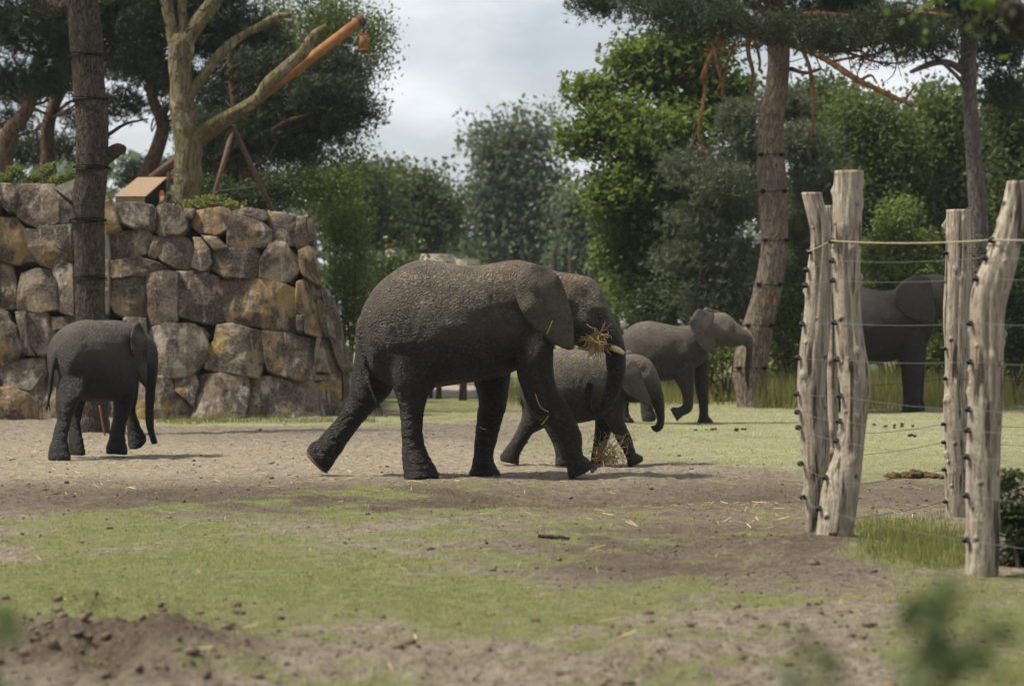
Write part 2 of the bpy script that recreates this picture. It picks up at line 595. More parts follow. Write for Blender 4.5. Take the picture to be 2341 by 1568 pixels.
for sel, mt_, lab in ((~dr, M_GRASS, 'short patchy green turf over the sandy foreground'), (dr, M_GRASS_LIT, 'pale sunlit toned turf around the elephants farther back')):
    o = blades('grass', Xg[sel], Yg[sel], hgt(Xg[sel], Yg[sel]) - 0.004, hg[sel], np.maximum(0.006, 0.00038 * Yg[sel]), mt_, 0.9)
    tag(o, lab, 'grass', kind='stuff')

# tall tufts by the fence posts
def tall_patch(name, label, cx, cy, rx, ry, n, h0, h1, mat=None, w=0.010, thresh=0.05):
    Y_ = rng.uniform(GY(cy + ry), GY(max(cy - ry, HY + 40)), n)
    X_ = ((cx + rx * rng.uniform(-1, 1, n)) - 1170.5) * Y_ / F
    q1, q2 = to_pic(X_, Y_)
    m = (fbm(np.stack([X_ * 1.4, Y_ * 1.4], 1), 3, 77) * .8 + blob(q1, q2, cx, cy, rx, ry, .6) * 1.1 - .55 + rng.uniform(-.3, .3, n)) > 0
    X_, Y_ = X_[m], Y_[m]
    hh_ = rng.uniform(h0, h1, len(X_))
    o = blades(name, X_, Y_, hgt(X_, Y_) - 0.01, hh_, np.full(len(X_), w), mat or M_TALL, 0.55)
    tag(o, label, 'grass', kind='stuff')
tall_patch('tall_grass', 'tall rough grass growing between the fence posts', 2085, 1245, 130, 60, 6500, .03, .14, w=.006)
tall_patch('tall_grass', 'tall yellow green grass along the far edge of the paddock', 2060, 912, 340, 26, 26000, .25, .85, w=.014)
tall_patch('tall_grass', 'tall grass behind the walking elephants', 1420, 905, 330, 22, 12000, .15, .55, w=.014)
tall_patch('tall_grass', 'weedy grass strip at the foot of the rock wall', 560, 962, 300, 5, 3000, .05, .16, w=.01)

# loose straw and clods (far too many to count)
N = 7000
Ys = 12 * (48 / 12) ** rng.uniform(0, 1, N); Xs = rng.uniform(-0.23, 0.23, N) * Ys
dxs, dys = to_pic(Xs, Ys)
pk = np.clip(blob(dxs, dys, 150, 1060, 320, 60) + blob(dxs, dys, 950, 1060, 650, 55) + 0.8 * blob(dxs, dys, 1650, 1185, 520, 35) + 0.04, 0, 1)
kp = rng.uniform(0, 1, N) < pk
Xs, Ys = Xs[kp], Ys[kp]; n = len(Xs)
a = rng.uniform(0, 2 * math.pi, n); L = rng.uniform(0.03, 0.15, n)
d = np.stack([np.cos(a) * L / 2, np.sin(a) * L / 2, rng.normal(0, 0.012, n)], 1)
wv = np.stack([-np.sin(a), np.cos(a), rng.uniform(0.2, 1, n)], 1) * 0.003
cc_ = np.stack([Xs, Ys, hgt(Xs, Ys) + 0.012], 1)
v = np.stack([cc_ - d - wv, cc_ - d + wv, cc_ + d + wv, cc_ + d - wv], 1).reshape(-1, 3)
o = obj('straw', mesh_np('straw', v, np.arange(n * 4).reshape(n, 4), False), M_STRAW)
tag(o, 'loose dried straw scattered over the trodden sand', 'straw', kind='stuff')

t = NT('soil_clods'); c = t.coord()
n_ = t.noise(c, 30, 4)
t.bsdf(t.ramp(n_, [(0.3, (0.06, 0.044, 0.030)), (0.7, (0.19, 0.145, 0.10))]), 0.95, t.bump(n_, 0.5, 0.02), 0.1)
M_CLOD = t.finish()
N = 5200
Ys = 11.2 * (44 / 11.2) ** rng.uniform(0, 1, N); Xs = rng.uniform(-0.23, 0.23, N) * Ys
gk, _ = grass_mask(Xs, Ys)
dxs, dys = to_pic(Xs, Ys)
kp = rng.uniform(0, 1, N) < np.clip(0.75 - 0.7 * gk + 0.5 * blob(dxs, dys, 1200, 1500, 1200, 90), 0.04, 1)
Xs, Ys = Xs[kp], Ys[kp]; n = len(Xs)
ico = np.array([[0, 0, 1], [.89, 0, .45], [.28, .85, .45], [-.72, .53, .45], [-.72, -.53, .45], [.28, -.85, .45], [.72, .53, -.45], [-.28, .85, -.45], [-.89, 0, -.45], [-.28, -.85, -.45], [.72, -.53, -.45], [0, 0, -1]])
icf = np.array([[0, 1, 2], [0, 2, 3], [0, 3, 4], [0, 4, 5], [0, 5, 1], [1, 6, 2], [2, 7, 3], [3, 8, 4], [4, 9, 5], [5, 10, 1], [2, 6, 7], [3, 7, 8], [4, 8, 9], [5, 9, 10], [1, 10, 6], [6, 11, 7], [7, 11, 8], [8, 11, 9], [9, 11, 10], [10, 11, 6]])
sz = rng.uniform(0.005, 0.017, n) * (1 + 1.3 * (rng.uniform(0, 1, n) < 0.07))
v = ico[None] * (1 + rng.uniform(-.35, .35, (n, 12, 1))) * sz[:, None, None] * rng.uniform(.6, 1.4, (n, 1, 3)) * np.array([1, 1, .6])
v += np.stack([Xs, Ys, hgt(Xs, Ys) + sz * 0.2], 1)[:, None, :]
f = (icf[None] + (np.arange(n) * 12)[:, None, None]).reshape(-1, 3)
o = obj('soil_clods', mesh_np('soil_clods', v.reshape(-1, 3), f), M_CLOD)
tag(o, 'loose crumbs and clods of dark soil on the sand', 'soil', kind='stuff')

# heavier clods in the dug-over bank close to the camera
N = 170
Yc_ = rng.uniform(11.6, 15.5, N); Xc_ = (rng.normal(240, 190, N) - 1170.5) * Yc_ / F
sz = rng.uniform(0.010, 0.038, N)
v = ico[None] * (1 + rng.uniform(-.4, .4, (N, 12, 1))) * sz[:, None, None] * rng.uniform(.6, 1.5, (N, 1, 3)) * np.array([1, 1, .7])
v += np.stack([Xc_, Yc_, hgt(Xc_, Yc_) + sz * .1], 1)[:, None, :]
f = (icf[None] + (np.arange(N) * 12)[:, None, None]).reshape(-1, 3)
tag(obj('soil_clods', mesh_np('soil_clods', v.reshape(-1, 3), f), M_CLOD), 'heap of heavy dark clods where the ground is dug over', 'soil', kind='stuff')
# ------------------------------------------------------------------ rock wall
YW = 43.8
t = NT('quarried_stone')
c = t.coord()
oi = t.n.new('ShaderNodeObjectInfo')
rnd = oi.outputs['Random']
off = t.n.new('ShaderNodeVectorMath'); off.operation = 'ADD'
t.l.new(c, off.inputs[0])
cb = t.n.new('ShaderNodeCombineXYZ')
for i in range(3): t.l.new(t.math('MULTIPLY', rnd, 37.0 + 11 * i), cb.inputs[i])
t.l.new(cb.outputs[0], off.inputs[1])
vv = off.outputs[0]
n1 = t.noise(vv, 1.4, 5, 0.6, 0.6)
n2 = t.noise(vv, 4.5, 6, 0.65, 0.4)
n3 = t.noise(vv, 26, 5, 0.7)
base = t.ramp(rnd, [(0.0, (0.17, 0.13, 0.092)), (0.16, (0.10, 0.072, 0.052)), (0.3, (0.25, 0.205, 0.145)), (0.45, (0.31, 0.205, 0.09)), (0.58, (0.145, 0.11, 0.082)), (0.72, (0.29, 0.255, 0.20)), (0.86, (0.125, 0.085, 0.055)), (1.0, (0.23, 0.18, 0.12))], 'CONSTANT')
cs_ = t.n.new('ShaderNodeMapping'); cs_.inputs['Scale'].default_value = (1, 1, .35); t.l.new(vv, cs_.inputs['Vector'])
st_ = t.noise(cs_.outputs[0], 5.0, 6, 0.65, 0.5)
col = t.mix(t.ramp(n1, [(0.50, 0.0), (0.63, 0.8)]), base, (0.27, 0.18, 0.080))
col = t.mix(t.ramp(t.noise(vv, 1.9, 6, 0.62, 0.7), [(0.46, 0.0), (0.54, 0.92)]), col, (0.052, 0.038, 0.031))
col = t.mix(t.math('MULTIPLY', t.ramp(st_, [(0.56, 0.0), (0.66, 1.0)]), 0.75), col, (0.44, 0.39, 0.32))
col = t.mix(t.math('MULTIPLY', t.ramp(t.noise(cs_.outputs[0], 3.1, 5, 0.65, .3), [(0.40, 1.0), (0.47, 0.0)]), 0.7), col, (0.075, 0.055, 0.045))
col = t.mix(t.math('MULTIPLY', t.ramp(t.noise(vv, 1.1, 4, 0.6), [(0.60, 0.0), (0.68, 1.0)]), t.ramp(n3, [(0.35, 0.3), (0.65, 1.0)])), col, (0.42, 0.25, 0.05))
col = t.mix(t.math('MULTIPLY', t.ramp(n3, [(0.45, 0.0), (0.72, 1.0)]), 0.4), col, (0.46, 0.40, 0.31))
hh = t.math('ADD', t.math('MULTIPLY', n2, 1.0), t.math('MULTIPLY', n3, 0.35))
col = t.mix(1.0, col, (0.88, 0.88, 0.88), 'MULTIPLY')
t.bsdf(col, 0.85, t.bump(hh, 0.9, 0.07), 0.2)
M_STONE = t.finish()

stones = """0,140 70,145 95,190 85,290 40,285 0,240
85,190 105,150 300,148 318,175 330,350 290,372 215,380 110,325 85,280
322,165 415,125 470,150 440,330 345,355 332,300
440,170 600,200 595,400 450,395 430,300
590,240 622,235 650,280 672,380 600,405
650,252 800,250 860,262 874,290 870,385 850,398 760,380 680,345
890,265 935,248 1000,268 1050,320 1052,380 1020,415 910,428 870,380 880,300
1040,275 1100,280 1088,330 1052,330
1112,285 1180,280 1290,285 1302,310 1285,390 1220,428 1130,405 1075,355
1305,335 1330,315 1470,347 1530,400 1525,485 1400,500 1290,490 1295,380
1302,300 1400,272 1500,290 1512,330 1480,350 1332,316
1514,290 1580,295 1670,325 1680,340 1670,480 1560,470 1532,400
1682,325 1730,322 1742,480 1682,495 1676,400
1742,330 1768,345 1772,470 1745,475
0,337 100,335 140,390 165,470 190,560 100,580 0,570
150,397 215,402 230,385 330,380 410,375 420,600 330,578 280,605 215,570 172,500
415,395 600,410 610,560 430,600
592,420 700,407 840,397 856,440 850,520 760,545 630,555 602,500
866,430 910,440 912,530 880,555 842,548
915,437 1000,425 1060,450 1102,500 1100,545 1065,620 1000,610 925,572 897,545
1092,440 1135,445 1185,510 1200,590 1170,625 1130,630 1085,602 1107,520
1140,425 1230,440 1290,500 1210,510
1215,517 1270,500 1440,510 1475,560 1475,640 1430,665 1270,658 1207,610 1202,560
1480,570 1540,482 1570,465 1620,480 1645,520 1690,560 1700,610 1640,680 1560,690 1477,660
1690,520 1740,490 1772,500 1812,700 1780,690 1710,640
620,572 700,560 790,547 880,577 950,602 970,627 900,650 750,652 640,665 617,620
0,575 60,600 90,680 102,830 0,837
117,640 200,615 280,630 322,700 330,842 230,860 104,837 107,740
290,605 350,575 410,602 420,880 345,852 332,700
415,605 610,580 615,680 610,860 425,880
612,690 680,672 760,657 826,670 856,740 828,880 740,890 660,862 622,800
832,657 930,642 1008,652 1002,900 970,940 842,950 836,850
1012,642 1130,634 1230,667 1265,740 1268,900 1200,920 1110,905 1022,880
1268,692 1400,682 1550,692 1675,747 1675,900 1660,965 1500,945 1300,922 1277,850
1682,702 1720,682 1770,670 1800,760 1848,990 1800,985 1722,960 1712,880 1678,850
1775,660 1796,664 1858,960 1846,996 1800,860
1812,712 1860,742 1910,852 1932,1000 1920,1032 1864,990
1677,880 1714,882 1710,970 1677,962
0,852 50,872 100,952 122,1060 90,1140 0,1150
92,872 152,867 157,1010 190,1092 122,1082 117,980
162,872 270,870 295,922 305,1020 280,1090 220,1097 153,1002
300,890 420,887 600,890 600,930 340,952 312,962
340,965 600,935 700,925 690,1180 500,1220 320,1190
700,900 820,905 832,1080 860,1190 700,1200
850,952 940,932 1090,942 1130,962 1170,1060 1160,1130 1080,1210 960,1220 870,1200 832,1080
1122,950 1150,947 1187,990 1165,1030
1227,937 1310,932 1480,977 1490,1050 1480,1130 1450,1215 1300,1195 1172,1170 1167,1080 1217,1022
1494,977 1560,982 1780,1012 1798,1060 1760,1230 1680,1240 1522,1182 1504,1080
1796,1012 1850,1022 1900,1102 1930,1190 1860,1200 1772,1195 1784,1100
1862,1000 1940,1032 1985,1082 1980,1160 1937,1195 1902,1120
1020,908 1108,907 1112,940 1030,930
0,1162 110,1132 240,1122 250,1200 180,1300 0,1290
150,1292 240,1212 257,1290 262,1470 190,1470 183,1332
250,1200 500,1230 560,1250 560,1475 265,1475 258,1300
560,1255 700,1205 770,1215 768,1475 565,1475
772,1212 880,1230 960,1232 990,1310 1075,1390 1080,1440 1030,1475 870,1485 772,1475
985,1226 1108,1222 1128,1280 1100,1400 1062,1362 1000,1312
1132,1217 1250,1214 1390,1237 1400,1282 1380,1445 1250,1462 1092,1455 1112,1352
1432,1237 1520,1227 1760,1257 1790,1312 1800,1445 1640,1458 1422,1455 1412,1302
1782,1272 1930,1242 1940,1382 1930,1445 1822,1445 1797,1342
1762,1212 1930,1197 1940,1222 1900,1245 1770,1247
1942,1222 1985,1202 1992,1302 1962,1425 1942,1402"""

def wall_pt(px, py, out=0.0):
    """picture point on the leaning face; the right-hand end bends back"""
    Y = YW
    for _ in range(3):
        p = P(*z2(px, py), Y)
        Y = YW + 0.16 * max(p[2], 0) + 0.9 * max(0, (px - 1680) / 300) ** 2 - out
    return P(*z2(px, py), Y)

def make_stone(poly, k, out=0.0, depth=0.75, grow=1.11):
    r = np.random.default_rng(100 + k)
    pts = np.array([wall_pt(*q, out) for q in poly])
    c = pts.mean(0)
    # frame of the stone: u right, w up, nrm towards the paddock
    u = np.array([1.0, 0, 0]); nrm = np.array([0, -1.0, 0.16]); nrm /= np.linalg.norm(nrm)
    loc = pts - c
    loc = loc * grow
    # split the long edges, keep the corners hard
    q = []
    m0 = len(loc)
    size = np.sqrt(np.ptp(loc[:, 0]) * np.ptp(loc[:, 2]))
    for i in range(m0):
        p0, p1 = loc[i], loc[(i + 1) % m0]
        L_ = np.linalg.norm(p1 - p0)
        ns = max(1, int(round(L_ / 0.22)))
        for kk in range(ns):
            p = p0 + (p1 - p0) * kk / ns
            if kk: p = p + r.normal(0, 0.014, 3) * np.array([1, 0, 1])
            q.append(p)
    q = np.array(q)
    n_ = len(q)
    cen = q.mean(0)
    r2 = np.random.default_rng(500 + k)
    tilt = r2.uniform(-.13, .13, 2)
    pl = [(r2.uniform(0, 2 * math.pi), r2.uniform(.12, .5), r2.uniform(.05, .36) * size) for _ in range(3)]
    bulge = r.uniform(0.03, 0.13)
    def face(p2):
        h = p2[:, 0] * tilt[0] + p2[:, 2] * tilt[1] + bulge
        for a_, sl_, o_ in pl:
            h = h - np.clip(p2[:, 0] * math.cos(a_) + p2[:, 2] * math.sin(a_) - o_, 0, None) * sl_
        return h
    R = []
    for sc, h in ((0.80, -depth), (0.97, -depth * 0.6), (1.0, -0.20)):
        R.append(cen + (q - cen) * sc + nrm * h)
    f0 = face(q - cen)
    R.append(cen + (q - cen) * 0.995 + np.outer(np.minimum(f0 - .03, .04) + r.normal(0, .008, n_), nrm))
    ins = r.uniform(.012, .035, n_)
    for j, sc in enumerate((0.0, .30, .62)):
        d_ = np.linalg.norm(q - cen, axis=1)
        sc_ = (1 - ins / d_) * (1 - sc)
        p2 = cen + (q - cen) * sc_[:, None]
        h = face(p2 - cen) + .012 * fbm(p2 * 3.5 + k, 2, k)
        R.append(p2 + np.outer(h, nrm))
    mb = MB()
    mb.rings(R)
    return mb.mesh('stone', (0, 0, 0), False), c

wall_org = np.array(P(*z2(1000, 1460), YW)); wall_org[2] = 0
wall = empty('rock_wall', wall_org)
tag(wall, 'tall leaning wall of big brown and ochre quarried boulders', 'wall')
srng = np.random.default_rng(55)
polys = [[tuple(map(float, q.split(','))) for q in ln.split()] for ln in stones.split('\n')]
# the wall goes on to the left, out of the picture
for row, (ya, yb) in enumerate(((150, 360), (370, 590), (600, 840), (850, 1140), (1150, 1470))):
    x = -10
    for _ in range(4):
        w = srng.uniform(180, 300)
        polys.append([(x - w, ya + srng.uniform(-15, 15)), (x - w / 2, ya - 10), (x - 8, ya + srng.uniform(-15, 15)), (x - 4, (ya + yb) / 2), (x - 10, yb), (x - w + 12, yb - 5), (x - w - 6, (ya + yb) / 2)])
        x -= w
for k, pl in enumerate(polys):
    me, c0 = make_stone(pl, k, out=float(srng.uniform(-.10, .14)))
    o = obj('stone', me, M_STONE, wall)
    o.location = c0 - wall_org
# earth core behind the stones
M_EARTH = simple('packed_earth', (0.035, 0.027, 0.020), 0.95, 0.1, 8, 0.4, 0.5)
mb = MB()
core = []
for (px, py) in ((-1300, 200), (1700, 350), (1860, 1000), (1930, 1500), (-1300, 1500)):
    core.append(wall_pt(px, py, -0.45))
core = np.array(core)
mb.add(np.vstack([core, core + np.array([0, 0.5, 0])]), [(0, 1, 2, 3, 4), (9, 8, 7, 6, 5)] + [(i, (i + 1) % 5 + 0, (i + 1) % 5 + 5, i + 5) for i in range(5)])
obj('earth_core', mb.mesh('earth_core', wall_org, False), M_EARTH, wall)

# stones lying at its foot
def lone_stone(name, label, poly, k, Y, group=None, mat=None, depth=0.6):
    global YW
    old = YW
    YW = Y
    me, c0 = make_stone(poly, k, 0.0, depth)
    YW = old
    o = obj(name, me, mat or M_STONE, None, c0)
    tag(o, label, 'boulder', group)
    return o
lone_stone('boulder', 'flat topped grey boulder lying at the foot of the rock wall', [(-60, 1300), (60, 1288), (150, 1320), (187, 1355), (187, 1462), (60, 1470), (-60, 1470)], 211, 43.0)

# bank behind the wall
nx_, ny_ = 120, 50
bx_ = np.linspace(-34, -2.6, nx_); by_ = np.linspace(44.2, 62, ny_)
BX, BY = np.meshgrid(bx_, by_)
xx, yy = BX.ravel(), BY.ravel()
top = 3.75 + 0.014 * (-xx - 4) - 0.03 * np.clip(yy - 46, 0, 20)
e = np.clip((-3.55 - xx - 0.05 * (yy - 44)) / 0.9, 0, 1); e = e * e * (3 - 2 * e)
e2 = np.clip((yy - 44.45) / 0.5, 0, 1)
zb = top * e * np.clip(e2 + 0.0, 0, 1) - 0.25 * (1 - e) + 0.08 * fbm(np.stack([xx, yy], 1), 3, 14) * e
zb = np.where(yy > 58, zb * np.clip((62 - yy) / 4, 0, 1) - 0.05, zb)
ix = np.arange(nx_ * ny_).reshape(ny_, nx_)
bf = np.stack([ix[:-1, :-1].ravel(), ix[:-1, 1:].ravel(), ix[1:, 1:].ravel(), ix[1:, :-1].ravel()], 1)
bme = mesh_np('bank', np.stack([xx, yy, zb], 1), bf)
pattr(bme, 'grass', np.full(len(xx), 0.75)); pattr(bme, 'straw', np.zeros(len(xx))); pattr(bme, 'damp', np.full(len(xx), .5)); pattr(bme, 'dry', np.zeros(len(xx))); pattr(bme, 'track', np.zeros(len(xx)))
tag(obj('bank', bme, M_GROUND), kind='structure')
def bank_z(x, y):
    return 3.75 + 0.014 * (-x - 4) - 0.03 * np.clip(y - 46, 0, 20)
# ------------------------------------------------------------------ elephants
def skin_material(name, base, dust, scale=1.0, crease=1.0):
    t = NT(name)
    c = t.coord()
    wn_ = t.noisec(c, 3.0, 4)
    w1 = t.vmix(t.vmix(c, wn_, 0.30), t.noisec(c, 11.0, 3), 0.05)
    # stretched cells: fold network
    m1 = t.n.new('ShaderNodeMapping'); m1.inputs['Scale'].default_value = (0.72, 0.8, 1.45); m1.inputs['Rotation'].default_value = (0, 0.5, 0)
    t.l.new(w1, m1.inputs['Vector'])
    v1 = t.voro(m1.outputs[0], 20.0 * scale, 'DISTANCE_TO_EDGE')
    v2 = t.voro(m1.outputs[0], 46.0 * scale, 'DISTANCE_TO_EDGE')
    m2 = t.n.new('ShaderNodeMapping'); m2.inputs['Scale'].default_value = (0.7, 0.7, 2.6); m2.inputs['Rotation'].default_value = (0, -0.12, 0)
    t.l.new(w1, m2.inputs['Vector'])
    v3 = t.voro(m2.outputs[0], 13.0 * scale, 'DISTANCE_TO_EDGE')     # flat rings on legs and trunk
    h1 = t.ramp(v1, [(0.0, 0.0), (0.16, 0.65), (0.42, 1.0)])
    h2 = t.ramp(v2, [(0.0, 0.0), (0.10, 0.6), (0.3, 1.0)])
    h3 = t.ramp(v3, [(0.0, 0.0), (0.16, 0.65), (0.45, 1.0)])
    low = t.attr('limb')
    cell = t.mix(low, h1, h3)
    amp = t.noise(c, 1.7, 3)
    h = t.math('MULTIPLY', cell, t.ramp(amp, [(0.3, 0.5), (0.65, 1.0)]))
    h = t.math('ADD', h, t.math('MULTIPLY', h2, 0.38))
    h = t.math('ADD', h, t.math('MULTIPLY', t.noise(c, 60, 4), 0.25))
    body = t.attr('skin')                                             # 1 on the body, 0 on ears
    h = t.math('MULTIPLY', h, t.math('MAXIMUM', body, 0.16))
    nrm = t.bump(h, 1.0 * crease, 0.045 / scale)
    n1 = t.noise(c, 2.2, 5, 0.6)
    n2 = t.noise(c, 18, 5, 0.65)
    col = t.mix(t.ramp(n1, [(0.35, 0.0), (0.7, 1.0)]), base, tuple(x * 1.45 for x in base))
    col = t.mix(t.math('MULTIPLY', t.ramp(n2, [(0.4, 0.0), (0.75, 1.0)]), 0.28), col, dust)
    # creases darkened in colour, standing in for their own shadow
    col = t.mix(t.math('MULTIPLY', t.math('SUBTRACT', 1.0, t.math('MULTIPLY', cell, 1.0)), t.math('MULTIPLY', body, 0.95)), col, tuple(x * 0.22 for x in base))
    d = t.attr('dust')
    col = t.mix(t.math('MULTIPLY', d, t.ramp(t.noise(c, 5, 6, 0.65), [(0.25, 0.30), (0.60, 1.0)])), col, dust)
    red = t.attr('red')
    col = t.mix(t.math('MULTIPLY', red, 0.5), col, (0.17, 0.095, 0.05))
    t.bsdf(col, 0.62, nrm, 0.35)
    return t.finish()

def loft_rings(rings, zf, Yc, steps=4, n=28, power=2.25, vdir=(0, 1, 0)):
    """rings: (ax,ay,bx,by,yo,hy) edge points in the picture, depth offset, half depth"""
    rows = []
    for r in rings:
        ax, ay, bx, by, yo, hy = r[:6]
        A = P(*zf(ax, ay), Yc + yo)
        B = P(*zf(bx, by), Yc + yo)
        rows.append([*A, *B, hy])
    rows = crom(rows, steps)
    vd = np.array(vdir, float)
    th = np.arange(n) * 2 * math.pi / n
    ct = np.sign(np.cos(th)) * np.abs(np.cos(th)) ** (2 / power)
    st = np.sign(np.sin(th)) * np.abs(np.sin(th)) ** (2 / power)
    R = []
    for q in rows:
        A, B, hy = q[:3], q[3:6], max(q[6], 0.005)
        c, u = (A + B) / 2, (A - B) / 2
        R.append(c + np.outer(ct, u) + np.outer(st, vd * hy))
    return R

def remeshed(mb, voxel, smooth_it=6):
    me = mb.mesh('tmp')
    o = bpy.data.objects.new('tmp', me)
    COL.objects.link(o)
    m = o.modifiers.new('r', 'REMESH')
    m.mode = 'VOXEL'
    m.voxel_size = voxel
    m = o.modifiers.new('s', 'SMOOTH')
    m.factor = 0.5
    m.iterations = smooth_it
    dg = bpy.context.evaluated_depsgraph_get()
    dg.update()
    me2 = bpy.data.meshes.new_from_object(o.evaluated_get(dg))
    v = np.empty(len(me2.vertices) * 3, dtype=np.float32)
    me2.vertices.foreach_get('co', v)
    nr = np.empty(len(me2.vertices) * 3, dtype=np.float32)
    me2.vertices.foreach_get('normal', nr)
    nl = len(me2.loops)
    li = np.empty(nl, dtype=np.int32)
    me2.loops.foreach_get('vertex_index', li)
    ls = np.empty(len(me2.polygons), dtype=np.int32)
    me2.polygons.foreach_get('loop_total', ls)
    assert (ls == 4).all()
    bpy.data.objects.remove(o)
    bpy.data.meshes.remove(me)
    bpy.data.meshes.remove(me2)
    return v.reshape(-1, 3).astype(float), nr.reshape(-1, 3).astype(float), li.reshape(-1, 4)

def ear_geo(outline, ctrl, zf, Yc, thick=0.035, nr=9, nb=64, rim=0.012, wave=0.012, seed=3):
    """thin shell over a closed outline; ctrl: (x,y,depth offset) spread over the ear"""
    o = np.array(outline, float)
    o = crom(np.vstack([o, o[:1]]), 6)[:-1]
    d = np.r_[0, np.cumsum(np.linalg.norm(np.diff(np.vstack([o, o[:1]]), axis=0), axis=1))]
    s = np.linspace(0, d[-1], nb, endpoint=False)
    oo = np.vstack([o, o[:1]])
    q = np.stack([np.interp(s, d, oo[:, 0]), np.interp(s, d, oo[:, 1])], 1)
    c = q.mean(0)
    ctrl = np.array(ctrl, float)
    def depth(p):
        w = 1 / (((p[:, None, :] - ctrl[None, :, :2]) ** 2).sum(2) + 2500.0) ** 1.3
        return (w * ctrl[:, 2]).sum(1) / w.sum(1)
    size = np.ptp(q[:, 1])
    allv, facs = [], []
    for side in (-1, 1):
        for k in range(nr + 1):
            fr = k / nr
            p = c + (q - c) * fr if k else np.repeat(c[None], nb, 0)
            yo = depth(p) + wave * fr * vnoise(p / size * 6, seed)
            t = thick / 2 * (1 - 0.55 * fr ** 3)
            if k == nr: t = rim / 2
            if k == nr - 1: t = thick / 2 * 0.75
            for i in range(nb):
                Y = Yc + yo[i] + side * t
                allv.append(P(*zf(*p[i]), Y))
    V = np.array(allv)
    f = []
    B = (nr + 1) * nb
    for k in range(nr):
        for i in range(nb):
            j = (i + 1) % nb
            a, b, cc, dd = k * nb + i, k * nb + j, (k + 1) * nb + j, (k + 1) * nb + i
            f.append((a, b, cc, dd))
            f.append((B + a, B + dd, B + cc, B + b))
    for i in range(nb):
        j = (i + 1) % nb
        f.append((nr * nb + i, nr * nb + j, B + nr * nb + j, B + nr * nb + i))
    return V, np.array(f)

M_TUSK = simple('ivory', (0.50, 0.385, 0.22), 0.45, 0.4, 30, 0.15, 0.1)
M_EYE = simple('elephant_eye', (0.012, 0.008, 0.005), 0.15, 0.6, 10, 0.1, 0.0)
M_HAIR = simple('tail_hair', (0.012, 0.010, 0.009), 0.6, 0.3)
M_NAIL = simple('toenail', (0.075, 0.06, 0.046), 0.55, 0.3, 40)

